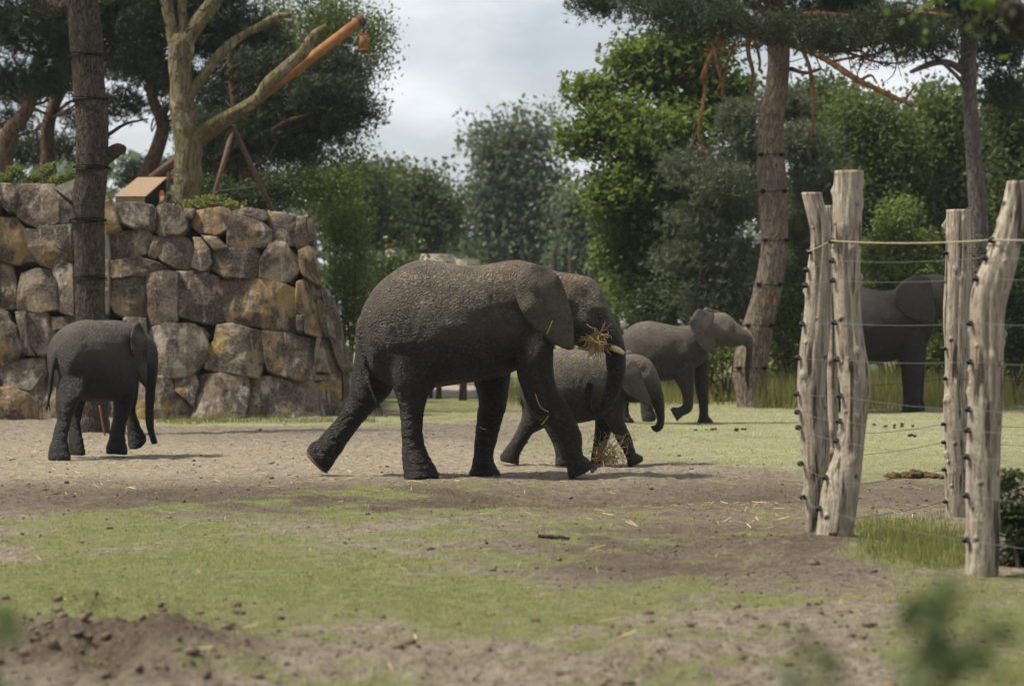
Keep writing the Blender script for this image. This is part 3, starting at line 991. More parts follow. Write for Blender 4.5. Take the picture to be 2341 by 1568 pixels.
def make_elephant(name, label, zf, Yc, lofts, ears, tail, eye, mat, voxel=0.018, origin=None, dents=(), tusk=None,
                  nails=(), red_x=None, smooth_it=6, hair_len=0.28, dust_z=None, limb_z=0.9, sole=None, group='elephants in the paddock', eye_r=0.021, fold=1.0):
    mb = MB()
    for L in lofts:
        kw = L[1] if len(L) > 1 else {}
        mb.rings(loft_rings(L[0], zf, Yc, **kw))
    tp = crom([[*P(*zf(x, y), Yc + yo), r] for x, y, yo, r in tail], 5)
    mb.tube(tp[:, :3], tp[:, 3], 10)
    V, N, Fq = remeshed(mb, voxel, smooth_it)
    # sculpt: (x, y, radius, amount) in picture units on the near flank, mirrored to the far one
    dx = V[:, 0] * F / V[:, 1] + 1170.5
    dy = HY + (CAMH - V[:, 2]) * F / V[:, 1]
    for (x, y, r, a) in dents:
        X0, Y0 = zf(x, y)
        X1, _ = zf(x + r, y)
        rr = X1 - X0
        g = np.exp(-((dx - X0) ** 2 + (dy - Y0) ** 2) / (rr * rr))
        V += N * (a * g * np.abs(N[:, 1]))[:, None]
    V[:, 2] = np.maximum(V[:, 2], 0.002)
    # broad soft folds
    fo = fbm(V * np.array([4.5, 4.5, 3.2]), 3, 11)
    V += N * (0.006 * fo)[:, None]
    k_ = fold
    wp = V + 0.05 * np.stack([vnoise(V * 6, 3), vnoise(V * 6, 4), vnoise(V * 6, 5)], 1)
    up_ = np.clip((V[:, 2] - limb_z) / 0.25 + 0.5, 0, 1)
    r1 = 1 - np.clip(np.abs(vnoise(wp @ np.array([[6.5, 0, 1.6], [0, 3, 0], [-1.6, 0, 1.5]]) / k_, 21)) / 0.22, 0, 1)
    r2_ = 1 - np.clip(np.abs(vnoise(wp * np.array([3.0, 3.0, 13.0]) / k_, 22)) / 0.25, 0, 1)
    V -= N * (k_ * (0.0045 * up_ * r1 + 0.009 * (1 - up_) * r2_))[:, None]
    nb = len(V)
    skin = np.ones(nb)
    for (ol, ct, kw) in ears:
        ev, ef = ear_geo(ol, ct, zf, Yc, **kw)
        Fq = np.vstack([Fq, ef + len(V)])
        V = np.vstack([V, ev])
        skin = np.r_[skin, np.zeros(len(ev))]
    if origin is None:
        origin = np.array([V[:nb, 0].mean(), Yc, 0.0])
    L = V - origin
    me = mesh_np(name, L, Fq)
    def at(nm, val):
        a = me.attributes.new(nm, 'FLOAT', 'POINT')
        a.data.foreach_set('value', np.asarray(val, dtype=np.float32))
    zmax = L[:nb, 2].max()
    at('skin', skin)
    at('limb', np.clip((limb_z - L[:, 2]) / 0.25 + 0.5, 0, 1))
    nz = np.empty(len(L) * 3, dtype=np.float32)
    me.vertices.foreach_get('normal', nz)
    nz = nz.reshape(-1, 3)
    at('dust', np.clip((L[:, 2] / zmax - 0.58) * 2.4, 0, 1) * skin * 0.95 + (1 - skin) * 0.10)  # dusty back, plus its lit top painted in as lightening with height
    red = np.zeros(len(L))
    if red_x is not None:
        x0 = P(*zf(red_x[0], red_x[1]), Yc)[0] - origin[0]
        x1 = P(*zf(red_x[2], red_x[3]), Yc)[0] - origin[0]
        top = np.clip((L[:, 2] / zmax - 0.80) * 9, 0, 1)
        red = np.clip((L[:, 0] - x0) / 0.3, 0, 1) * np.clip((x1 - L[:, 0]) / 0.3, 0, 1) * top * skin
    at('red', red)
    root = obj(name, me, mat, None, origin)
    tag(root, label, 'elephant', group)
    # tail tuft
    mh = MB()
    tip = np.array(tp[-1, :3]); dr = tp[-1, :3] - tp[-4, :3]; dr /= np.linalg.norm(dr) + 1e-9
    for k in range(26):
        w = rng.normal(0, 0.012, 3)
        st = tip - dr * rng.uniform(0, 0.12)
        e = st + dr * hair_len * rng.uniform(0.5, 1) + rng.normal(0, 0.03, 3)
        mh.tube([st + w * 0.5, (st + e) / 2 + w, e], [0.004, 0.003, 0.001], 4)
    obj('tail_hair', mh.mesh('tail_hair', origin), M_HAIR, root)
    # eyes, both sides
    if eye is not None:
        ex, ey, yo = eye
        for sgn in (-1, 1):
            me_ = MB()
            c = P(*zf(ex, ey), Yc + yo)
            c[1] = Yc + abs(yo) * sgn
            me_.ball(c, (eye_r * 1.25, eye_r * 0.9, eye_r * 0.95))
            obj('eye', me_.mesh('eye', origin), M_EYE, root)
    if tusk is not None:
        for sgn in (-1, 1):
            mt = MB()
            pts = []
            for x, y, yo, r in tusk:
                p = P(*zf(x, y), Yc + yo)
                p[1] = Yc + abs(yo) * sgn
                pts.append([*p, r])
            pts = crom(pts, 5)
            mt.tube(pts[:, :3], pts[:, 3], 12)
            obj('tusk', mt.mesh('tusk', origin), M_TUSK, root)
    for (x, y, yo, rx, rz) in nails:
        mt = MB()
        mt.ball(P(*zf(x, y), Yc + yo), (rx, 0.018, rz), 10, 6)
        obj('toenail', mt.mesh('toenail', origin), M_NAIL, root)
    if sole is not None:
        ax, ay, bx, by, yo, hy = sole
        A, B = P(*zf(ax, ay), Yc + yo), P(*zf(bx, by), Yc + yo)
        u = (B - A) / 2; c = (A + B) / 2
        nn = np.array([u[2], 0, -u[0]]); nn /= np.linalg.norm(nn)
        if nn[0] > 0: nn = -nn
        ms = MB(); R = []
        th = np.arange(28) * 2 * math.pi / 28
        for sc, of in ((0.98, 0.0), (0.94, 0.022), (0.75, 0.034), (0.3, 0.04)):
            R.append(c + nn * of + np.outer(np.cos(th) * sc, u) + np.outer(np.sin(th) * sc * hy, np.array([0, 1.0, 0])))
        ms.rings(R)
        obj('sole', ms.mesh('sole', origin), M_SOLE, root)
    return root

t = NT('foot_sole')
c = t.coord()
v = t.voro(c, 55, 'DISTANCE_TO_EDGE')
n = t.noise(c, 30, 5)
t.bsdf(t.mix(t.ramp(n, [(0.35, 0.0), (0.7, 1.0)]), (0.10, 0.075, 0.045), (0.22, 0.16, 0.09)), 0.9, t.bump(t.math('ADD', t.ramp(v, [(0, 0), (0.12, 1)]), n), 0.8, 0.012), 0.1)
M_SOLE = t.finish()

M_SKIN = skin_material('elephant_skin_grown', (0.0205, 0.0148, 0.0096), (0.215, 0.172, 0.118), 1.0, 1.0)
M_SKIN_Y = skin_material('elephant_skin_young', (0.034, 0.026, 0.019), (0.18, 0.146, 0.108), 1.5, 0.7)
M_SKIN_D = skin_material('elephant_skin_dark', (0.011, 0.0085, 0.0068), (0.085, 0.067, 0.050), 1.3, 0.6)  # darker skin copy; tree shade over the left elephant put into it

# --- the big walking elephant (picture study z3)
YE = 27.2
near, far = -0.27, 0.27
body = [(452, 450, 458, 640, 0, .10), (478, 388, 490, 740, 0, .30), (520, 318, 530, 830, 0, .42), (580, 250, 585, 880, 0, .49), (650, 193, 650, 905, 0, .54),
        (720, 150, 720, 915, 0, .57), (800, 124, 800, 918, 0, .60), (900, 127, 900, 915, 0, .63), (1000, 146, 1000, 900, 0, .645), (1100, 160, 1105, 885, 0, .64),
        (1200, 154, 1215, 868, 0, .60), (1300, 136, 1320, 845, 0, .54), (1400, 122, 1420, 800, 0, .48), (1470, 133, 1500, 750, 0, .43), (1540, 158, 1570, 700, 0, .40), (1600, 230, 1625, 670, 0, .33), (1640, 380, 1650, 600, 0, .15)]
head = [(1440, 150, 1520, 690, 0, .34), (1520, 160, 1580, 660, 0, .335), (1610, 180, 1650, 650, 0, .33), (1700, 198, 1735, 648, 0, .34), (1785, 211, 1800, 655, 0, .34), (1860, 226, 1850, 655, 0, .33),
        (1912, 264, 1890, 652, 0, .30), (1952, 328, 1918, 655, 0, .265), (1991, 420, 1938, 665, 0, .23), (2027, 505, 1950, 680, 0, .20), (2055, 568, 1957, 700, 0, .18),
        (2078, 640, 1961, 722, 0, .16), (2090, 730, 1964, 760, 0, .135), (2086, 830, 1970, 825, 0, .118), (2062, 928, 1960, 897, 0, .10), (2022, 1008, 1938, 968, 0, .088), (1965, 1070, 1912, 1020, 0, .075),
        (1905, 1095, 1888, 1042, 0, .062), (1852, 1072, 1878, 1030, 0, .056), (1825, 1015, 1880, 1000, 0, .052), (1830, 950, 1887, 945, 0, .050), (1845, 880, 1895, 884, 0, .046)]
jaw = [(1790, 560, 1800, 668, 0, .20), (1850, 580, 1850, 668, 0, .19), (1900, 610, 1905, 672, 0, .15), (1945, 640, 1950, 682, 0, .09)]
nh = [(520, 560, 860, 560, near * .8, .25), (570, 690, 905, 690, near, .265), (605, 800, 925, 800, near * 1.05, .25), (642, 900, 918, 895, near * 1.05, .225), (672, 985, 868, 975, near, .18), (690, 1055, 845, 1055, near, .152),
      (697, 1150, 835, 1150, near, .142), (704, 1250, 842, 1245, near, .142), (700, 1330, 868, 1322, near, .158), (708, 1400, 908, 1392, near, .178), (713, 1452, 934, 1445, near, .195), (718, 1478, 930, 1476, near, .185)]
fh = [(430, 600, 720, 690, far * .8, .25), (412, 730, 670, 820, far, .25), (392, 850, 645, 935, far * 1.05, .21), (372, 965, 560, 1025, far, .16), (326, 1062, 468, 1122, far, .14), (262, 1145, 398, 1212, far, .135),
      (195, 1217, 340, 1300, far, .145), (140, 1258, 290, 1372, far, .16), (114, 1300, 250, 1438, far, .17)]
nf = [(1385, 520, 1640, 540, near * .75, .22), (1392, 690, 1642, 685, near, .225), (1410, 820, 1642, 800, near, .205), (1446, 930, 1664, 918, near, .185), (1484, 1030, 1722, 1003, near, .17), (1590, 1132, 1778, 1108, near, .158),
      (1660, 1215, 1817, 1200, near, .148), (1700, 1310, 1820, 1275, near, .138), (1722, 1390, 1826, 1322, near, .145), (1728, 1448, 1878, 1372, near, .165), (1742, 1484, 1903, 1404, near, .16)]
ff = [(1140, 700, 1385, 700, far * .8, .22), (1142, 860, 1378, 830, far, .205), (1166, 935, 1366, 925, far, .18), (1178, 1010, 1352, 1020, far, .165), (1168, 1085, 1335, 1095, far, .155), (1160, 1170, 1312, 1170, far, .148),
      (1148, 1260, 1288, 1262, far, .140), (1143, 1335, 1270, 1335, far, .142), (1135, 1392, 1283, 1390, far, .162), (1116, 1436, 1312, 1432, far, .185), (1122, 1472, 1316, 1472, far, .18)]
ear_o = [(1478, 152), (1440, 182), (1416, 240), (1408, 320), (1425, 400), (1466, 482), (1520, 542), (1580, 592), (1640, 640), (1700, 668), (1748, 682), (1768, 650), (1768, 570), (1760, 490), (1742, 410), (1720, 340), (1702, 285), (1668, 220), (1600, 172), (1540, 152)]
ear_c = [(1478, 152, -.40), (1416, 240, -.47), (1410, 330, -.49), (1425, 400, -.50), (1490, 270, -.55), (1500, 400, -.60), (1560, 300, -.52), (1520, 542, -.50), (1640, 640, -.46), (1748, 682, -.43), (1765, 560, -.41), (1735, 400, -.37), (1700, 285, -.355), (1600, 180, -.33), (1580, 380, -.47), (1660, 500, -.44)]
ear_c2 = [(x, y, -d) for x, y, d in ear_c]
dents = [(1855, 335, 60, -.045), (1770, 430, 45, -.03), (1926, 472, 36, -.05), (1948, 425, 30, .035), (1850, 540, 60, .03), (1800, 250, 60, .015), (1900, 560, 50, -.015),
         (850, 205, 80, .03), (940, 700, 60, -.02), (960, 820, 70, -.025), (1385, 740, 45, -.04), (1060, 420, 200, .015), (1330, 420, 100, -.02), (520, 560, 45, -.03), (620, 480, 120, .015), (560, 760, 50, -.02),
         (1500, 760, 60, .015), (1900, 1395, 30, .0), (770, 1180, 50, .006)]
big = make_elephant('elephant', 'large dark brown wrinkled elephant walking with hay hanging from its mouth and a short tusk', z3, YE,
    [(body,), (head, dict(power=2.1)), (jaw,), (nh, dict(power=2.1)), (fh, dict(power=2.1)), (nf, dict(power=2.1)), (ff, dict(power=2.1))],
    [(ear_o, ear_c, dict(thick=.045)), (ear_o, ear_c2, dict(thick=.045))],
    [(560, 420, 0, .08), (500, 460, -.05, .072), (464, 520, -.10, .072), (450, 600, -.11, .060), (460, 690, -.12, .050), (487, 790, -.12, .042), (512, 890, -.12, .034), (534, 965, -.12, .026)],
    (1926, 472, -.232), M_SKIN, .015, None, dents,
    tusk=[(1990, 655, .13, .032), (2012, 668, .165, .034), (2042, 682, .180, .030), (2068, 700, .185, .018)],
    nails=[(925, 1448, near - .06, .026, .03), (1300, 1450, far - .05, .03, .03), (1270, 1462, far - .15, .03, .028), (1898, 1408, near - .05, .026, .03), (1882, 1425, near - .13, .026, .03)],
    red_x=(1250, 150, 1900, 220), sole=(116, 1303, 248, 1436, far, .165), limb_z=.95, smooth_it=5)

# --- the calf beside it (z4)
YC = 29.2
def q34(pts):
    return [(1.05665 * a - 1428.4, 1.05665 * b, 1.05665 * c - 1428.4, 1.05665 * d, yo, hy) for a, b, c, d, yo, hy in pts]
n_, f_ = -.15, .15
cbody = [(92, 900, 96, 1000, 0, .06), (110, 815, 120, 1085, 0, .20), (160, 750, 170, 1150, 0, .29), (230, 722, 240, 1190, 0, .33), (320, 712, 330, 1205, 0, .36), (420, 712, 430, 1203, 0, .37), (520, 722, 530, 1186, 0, .35),
         (620, 735, 620, 1170, 0, .31), (700, 745, 700, 1140, 0, .27), (770, 760, 760, 1080, 0, .22), (810, 800, 800, 1020, 0, .12)]
chead = [(690, 755, 720, 1060, 0, .19), (770, 748, 800, 1062, 0, .195), (840, 744, 860, 1062, 0, .20), (890, 756, 900, 1062, 0, .195), (935, 785, 920, 1062, 0, .175), (968, 830, 935, 1062, 0, .15), (990, 880, 942, 1060, 0, .125),
         (1004, 930, 945, 1064, 0, .105), (1018, 990, 950, 1078, 0, .09), (1030, 1060, 962, 1105, 0, .075), (1034, 1130, 974, 1145, 0, .065), (1032, 1190, 979, 1185, 0, .058), (1018, 1232, 972, 1208, 0, .052), (985, 1254, 965, 1218, 0, .047), (952, 1242, 965, 1212, 0, .04), (940, 1218, 962, 1206, 0, .03)]
cnf = [(560, 950, 760, 960, n_ * .8, .13), (600, 1080, 765, 1070, n_, .13), (640, 1180, 765, 1165, n_, .115), (690, 1262, 795, 1240, n_, .10), (722, 1318, 822, 1300, n_, .09), (762, 1385, 838, 1365, n_, .082), (784, 1435, 850, 1392, n_, .09), (786, 1472, 888, 1412, n_, .098), (802, 1488, 896, 1440, n_, .09)]
cff = [(570, 1000, 720, 1000, f_ * .8, .12), (574, 1150, 710, 1140, f_, .115), (574, 1250, 690, 1240, f_, .10), (564, 1330, 655, 1335, f_, .085), (552, 1400, 636, 1400, f_, .085), (546, 1448, 645, 1445, f_, .10), (556, 1482, 648, 1482, f_, .10)]
cbh = q34([(1440, 850, 1640, 900, f_ * .8, .14), (1440, 980, 1650, 1050, f_, .14), (1445, 1090, 1600, 1150, f_, .12), (1400, 1200, 1515, 1195, f_, .095), (1352, 1275, 1462, 1275, f_, .085), (1315, 1325, 1432, 1335, f_, .09), (1308, 1365, 1430, 1390, f_, .09)])
cnh = q34([(1480, 950, 1700, 950, n_ * .8, .14), (1540, 1080, 1720, 1080, n_, .13), (1590, 1175, 1725, 1175, n_, .11), (1635, 1260, 1725, 1260, n_, .09), (1652, 1330, 1722, 1330, n_, .085), (1650, 1375, 1738, 1372, n_, .095), (1650, 1398, 1738, 1398, n_, .095)])
ce = [(810, 782), (770, 820), (752, 890), (755, 960), (790, 1010), (850, 1045), (915, 1082), (942, 1076), (938, 1030), (908, 960), (888, 890), (866, 830), (845, 795)]
cc = [(810, 782, -.21), (752, 890, -.33), (790, 1010, -.31), (915, 1082, -.24), (938, 1030, -.215), (888, 890, -.205), (850, 800, -.195), (830, 930, -.27)]
ce2 = [(x - 20, y - 62) if y < 830 else (x, y) for x, y in ce]
calf = make_elephant('elephant', 'smallest elephant calf walking half hidden behind the large elephant, its trunk tip curled', z4, YC,
    [(cbody,), (chead, dict(power=2.1)), (cnf,), (cff,), (cbh,), (cnh,)],
    [(ce, cc, dict(thick=.03, nb=48)), (ce2, [(x, y, -d) for x, y, d in cc], dict(thick=.03, nb=48))],
    [(150, 830, 0, .04), (105, 880, -.02, .03), (92, 960, -.02, .022), (100, 1060, -.02, .016)],
    (966, 955, -.125), M_SKIN_Y, .013, None,
    [(900, 850, 30, -.02), (966, 955, 22, -.012), (940, 1010, 30, -.01), (855, 900, 20, -.015), (620, 1000, 60, .01), (680, 900, 40, -.012)], limb_z=.5, smooth_it=5, hair_len=.15, eye_r=.015, fold=.7)

# --- the young one with its head raised (z6)
YB = 41.4
n_, f_ = -.19, .19
bbody = [(98, 500, 100, 640, 0, .08), (118, 425, 118, 780, 0, .24), (160, 370, 160, 870, 0, .34), (220, 328, 220, 920, 0, .40), (300, 302, 300, 945, 0, .43), (390, 295, 390, 950, 0, .45), (480, 307, 480, 945, 0, .45),
         (570, 330, 570, 938, 0, .43), (660, 348, 660, 925, 0, .39), (750, 352, 760, 890, 0, .35), (840, 335, 850, 830, 0, .30), (920, 330, 940, 760, 0, .24), (990, 380, 1000, 690, 0, .14)]
bhead = [(830, 330, 900, 700, 0, .24), (920, 270, 980, 660, 0, .25), (1000, 225, 1050, 610, 0, .255), (1080, 208, 1110, 585, 0, .26), (1160, 203, 1180, 572, 0, .25), (1235, 235, 1230, 572, 0, .23), (1305, 298, 1285, 572, 0, .20),
         (1375, 360, 1345, 565, 0, .165), (1440, 412, 1385, 555, 0, .135), (1485, 472, 1405, 560, 0, .11), (1500, 545, 1418, 590, 0, .095), (1492, 630, 1420, 640, 0, .085), (1480, 710, 1414, 715, 0, .075), (1466, 800, 1406, 800, 0, .066),
         (1458, 890, 1410, 890, 0, .055), (1455, 970, 1422, 970, 0, .045), (1456, 1040, 1434, 1040, 0, .032)]
bnf = [(630, 640, 860, 640, n_ * .7, .17), (636, 800, 868, 790, n_, .17), (650, 920, 868, 915, n_, .155), (708, 1020, 862, 1020, n_, .125), (738, 1120, 858, 1118, n_, .11), (738, 1180, 850, 1222, n_, .10), (716, 1208, 808, 1282, n_, .09), (678, 1220, 758, 1305, n_, .09), (632, 1216, 712, 1338, n_, .105), (608, 1242, 684, 1374, n_, .11)]
bff = [(850, 640, 1020, 640, f_ * .7, .16), (862, 800, 1022, 800, f_, .155), (866, 920, 1022, 920, f_, .14), (872, 1020, 1022, 1020, f_, .12), (897, 1120, 1020, 1110, f_, .108), (914, 1220, 1018, 1220, f_, .10), (914, 1310, 1018, 1305, f_, .105), (896, 1360, 1058, 1350, f_, .125), (898, 1394, 1074, 1392, f_, .12)]
bh1 = [(100, 700, 330, 700, f_ * .7, .20), (90, 850, 310, 870, f_, .19), (80, 1000, 240, 1010, f_, .15), (74, 1120, 180, 1120, f_, .12), (72, 1230, 166, 1230, f_, .108), (72, 1310, 180, 1310, f_, .115), (82, 1352, 214, 1350, f_, .13), (88, 1385, 230, 1385, f_, .125)]
bh2 = [(150, 680, 430, 700, n_ * .7, .20), (180, 850, 450, 860, n_, .19), (230, 1000, 430, 1000, n_, .16), (275, 1110, 410, 1110, n_, .13), (286, 1200, 418, 1200, n_, .12), (292, 1290, 450, 1285, n_, .125), (298, 1345, 466, 1330, n_, .13), (312, 1378, 440, 1370, n_, .12)]
be = [(905, 162), (858, 225), (816, 290), (826, 370), (858, 450), (900, 530), (965, 602), (1045, 642), (1082, 625), (1098, 570), (1085, 480), (1064, 390), (1076, 290), (1078, 220), (1000, 188)]
bc = [(905, 162, -.30), (816, 290, -.44), (858, 450, -.44), (965, 602, -.38), (1082, 625, -.30), (1085, 480, -.28), (1076, 290, -.265), (1000, 190, -.24), (960, 400, -.36)]
be2 = [(x + 75, y - 14) if y < 330 else (x, y) for x, y in be]
make_elephant('elephant', 'young brown elephant near a leaning pine, one foreleg lifted and head raised', z6, YB,
    [(bbody,), (bhead, dict(power=2.1)), (bnf,), (bff,), (bh1,), (bh2,)],
    [(be, bc, dict(thick=.035, nb=48)), (be2, [(x, y, -d) for x, y, d in bc], dict(thick=.035, nb=48))],
    [(140, 440, 0, .05), (98, 500, -.02, .04), (88, 620, -.02, .03), (100, 800, -.02, .02)],
    (1290, 395, -.19), M_SKIN_Y, .02, None,
    [(1180, 330, 60, -.02), (1290, 395, 35, -.015), (1060, 430, 40, -.015), (700, 560, 70, -.02), (760, 760, 80, .015), (300, 420, 80, .015)], limb_z=.7, smooth_it=4, hair_len=.2, eye_r=.022, fold=.9)

# --- the grown elephant behind the fence (z5)
YF = 45.9
n_, f_ = -.3, .3
fb = [(172, 560, 174, 640, 0, .10), (180, 520, 184, 690, 0, .36), (200, 480, 205, 730, 0, .50), (225, 455, 230, 748, 0, .58), (280, 452, 285, 756, 0, .64), (340, 460, 345, 757, 0, .67), (400, 470, 405, 752, 0, .67), (450, 479, 455, 746, 0, .63),
      (500, 476, 505, 738, 0, .57), (550, 452, 560, 720, 0, .50), (600, 440, 615, 690, 0, .42), (640, 470, 640, 640, 0, .25)]
fhd = [(540, 448, 570, 640, 0, .40), (590, 428, 620, 612, 0, .40), (635, 420, 655, 590, 0, .39), (675, 422, 678, 585, 0, .36), (708, 440, 690, 585, 0, .30), (728, 475, 698, 590, 0, .25), (742, 520, 704, 600, 0, .20), (752, 580, 708, 618, 0, .16),
       (756, 660, 712, 670, 0, .13), (754, 740, 716, 740, 0, .11), (750, 820, 720, 820, 0, .09), (746, 890, 724, 890, 0, .07)]
fnf = [(515, 600, 612, 600, n_ * .8, .25), (518, 690, 612, 680, n_, .24), (526, 760, 606, 760, n_, .20), (533, 830, 600, 830, n_, .17), (536, 885, 596, 885, n_, .17), (530, 915, 602, 912, n_, .2), (525, 937, 606, 937, n_, .2)]
fff = [(560, 600, 622, 600, f_ * .8, .24), (560, 700, 620, 690, f_, .22), (566, 780, 616, 780, f_, .19), (570, 860, 610, 860, f_, .17), (566, 905, 614, 905, f_, .19), (562, 930, 622, 930, f_, .2)]
fnh = [(160, 560, 290, 560, n_ * .8, .3), (170, 680, 290, 680, n_, .28), (190, 780, 270, 780, n_, .22), (205, 850, 262, 850, n_, .18), (204, 905, 266, 905, n_, .2), (202, 937, 274, 937, n_, .2)]
ffh = [(200, 560, 320, 560, f_ * .8, .3), (220, 690, 330, 690, f_, .26), (245, 790, 315, 790, f_, .2), (255, 870, 310, 870, f_, .18), (252, 912, 318, 912, f_, .2), (250, 930, 322, 930, f_, .2)]
fe = [(575, 426), (535, 444), (508, 474), (500, 510), (515, 548), (550, 575), (600, 592), (635, 606), (650, 596), (655, 560), (648, 510), (640, 460), (625, 430)]
fc = [(575, 426, -.45), (500, 510, -.70), (550, 575, -.62), (635, 606, -.5), (655, 560, -.45), (640, 460, -.41), (580, 510, -.58)]
make_elephant('elephant', 'grown elephant standing beyond the fence posts, its head behind a post', z5, YF,
    [(fb,), (fhd, dict(power=2.1)), (fnf,), (fff,), (fnh,), (ffh,)],
    [(fe, fc, dict(thick=.05, nb=40)), (fe, [(x, y, -d) for x, y, d in fc], dict(thick=.05, nb=40))],
    [(190, 520, 0, .07), (175, 580, -.03, .05), (172, 700, -.03, .03), (178, 780, -.03, .02)],
    (712, 500, -.28), M_SKIN_D, .03, None, [(690, 470, 14, -.03), (640, 520, 14, -.02)], limb_z=.9, smooth_it=3)

# --- the young one by the tree, turned away (z7)
YL = 31.0
th = math.radians(33)
vd = (-math.sin(th), math.cos(th), 0)
def sl(x):   # depth grows along the body
    return (x - 850) / 2.45 / 1.6403 / F * YL * math.tan(th)
lb = [(482, 560, 484, 660), (508, 440, 515, 800), (562, 350, 575, 900), (642, 287, 655, 950), (740, 250, 750, 985), (820, 240, 830, 1000), (910, 247, 910, 1005), (1000, 247, 1000, 995), (1080, 248, 1080, 975), (1150, 262, 1150, 930), (1220, 300, 1210, 880), (1270, 370, 1260, 800)]
lh = [.10, .30, .40, .44, .46, .48, .48, .46, .42, .37, .31, .18]
lb = [(a, b, c_, d, sl(a), h) for (a, b, c_, d), h in zip(lb, lh)]
lhd = [(1180, 300, 1190, 760), (1240, 300, 1250, 780), (1300, 330, 1290, 810), (1350, 372, 1320, 840), (1400, 430, 1335, 860), (1425, 510, 1345, 870), (1432, 620, 1348, 880), (1430, 720, 1350, 890), (1424, 820, 1345, 900), (1418, 930, 1340, 960), (1412, 1060, 1338, 1070), (1410, 1170, 1342, 1190), (1425, 1280, 1365, 1300), (1452, 1375, 1396, 1392)]
lhh = [.24, .25, .25, .24, .22, .19, .16, .13, .11, .09, .075, .065, .055, .04]
lhd = [(a, b, c_, d, sl(min(a, 1340)), h) for (a, b, c_, d), h in zip(lhd, lhh)]
def leg7(rows, yo):
    return [(a, b, c_, d, yo + (0.16 if i == 0 else 0.08 if i == 1 else 0), h) for i, (a, b, c_, d, h) in enumerate(rows)]
lnh = leg7([(560, 700, 800, 700, .16), (535, 830, 770, 830, .18), (525, 950, 735, 950, .17), (520, 1060, 690, 1060, .15), (525, 1150, 655, 1150, .12), (505, 1250, 635, 1250, .105), (480, 1350, 622, 1350, .105), (452, 1450, 632, 1450, .13), (446, 1515, 646, 1515, .145), (455, 1545, 642, 1543, .135)], -.55)
lfh = leg7([(520, 700, 800, 700, .20), (540, 850, 800, 850, .19), (580, 980, 780, 980, .16), (615, 1090, 755, 1090, .13), (628, 1200, 735, 1200, .11), (632, 1300, 752, 1300, .105), (635, 1400, 768, 1400, .12), (642, 1452, 776, 1452, .13), (648, 1488, 776, 1486, .125)], .10)
lnf = leg7([(1000, 700, 1240, 700, .19), (1020, 830, 1240, 830, .18), (1045, 950, 1225, 950, .16), (1050, 1060, 1200, 1060, .13), (1040, 1160, 1165, 1160, .108), (1015, 1260, 1150, 1260, .10), (1000, 1350, 1150, 1350, .11), (978, 1420, 1162, 1420, .125), (982, 1480, 1168, 1480, .125)], .20)
lff = leg7([(1080, 700, 1270, 700, .18), (1090, 850, 1260, 850, .17), (1110, 980, 1250, 980, .15), (1140, 1080, 1235, 1080, .12), (1160, 1170, 1260, 1150, .105), (1172, 1260, 1290, 1235, .10), (1175, 1340, 1330, 1290, .105), (1180, 1395, 1340, 1345, .11), (1205, 1435, 1300, 1410, .10)], .62)
le = [(1275, 262), (1225, 300), (1200, 400), (1205, 520), (1240, 650), (1285, 760), (1325, 850), (1345, 820), (1350, 700), (1355, 560), (1350, 430), (1320, 330)]
lc = [(1275, 262, sl(1275) - .35), (1200, 400, sl(1200) - .50), (1205, 520, sl(1200) - .52), (1285, 760, sl(1285) - .42), (1325, 850, sl(1300) - .33), (1350, 600, sl(1340) - .24), (1320, 330, sl(1310) - .25)]
lc2 = [(x + 40, y, sl(1330) + .30 + (x - 1200) * .0006) for x, y, _ in lc]
le2 = [(x + 62, y + 60) for x, y in le]
left = make_elephant('elephant', 'dark young elephant turned half away beside the pine trunk in front of the rock wall', z7, YL,
    [(lb, dict(vdir=vd)), (lhd, dict(vdir=vd, power=2.1)), (lnh, dict(vdir=vd)), (lfh, dict(vdir=vd)), (lnf, dict(vdir=vd)), (lff, dict(vdir=vd))],
    [(le, lc, dict(thick=.035, nb=48)), (le2, lc2, dict(thick=.035, nb=40))],
    [(560, 480, sl(520), .06), (515, 560, sl(520) - .10, .05), (482, 680, sl(520) - .16, .042), (470, 800, sl(520) - .18, .034), (455, 930, sl(520) - .18, .026), (435, 1040, sl(520) - .18, .018)],
    None, M_SKIN_D, .016, None, [(760, 260, 60, .015), (700, 700, 60, -.02), (1150, 600, 60, -.02)], limb_z=.7, smooth_it=6, hair_len=.12, fold=.9)
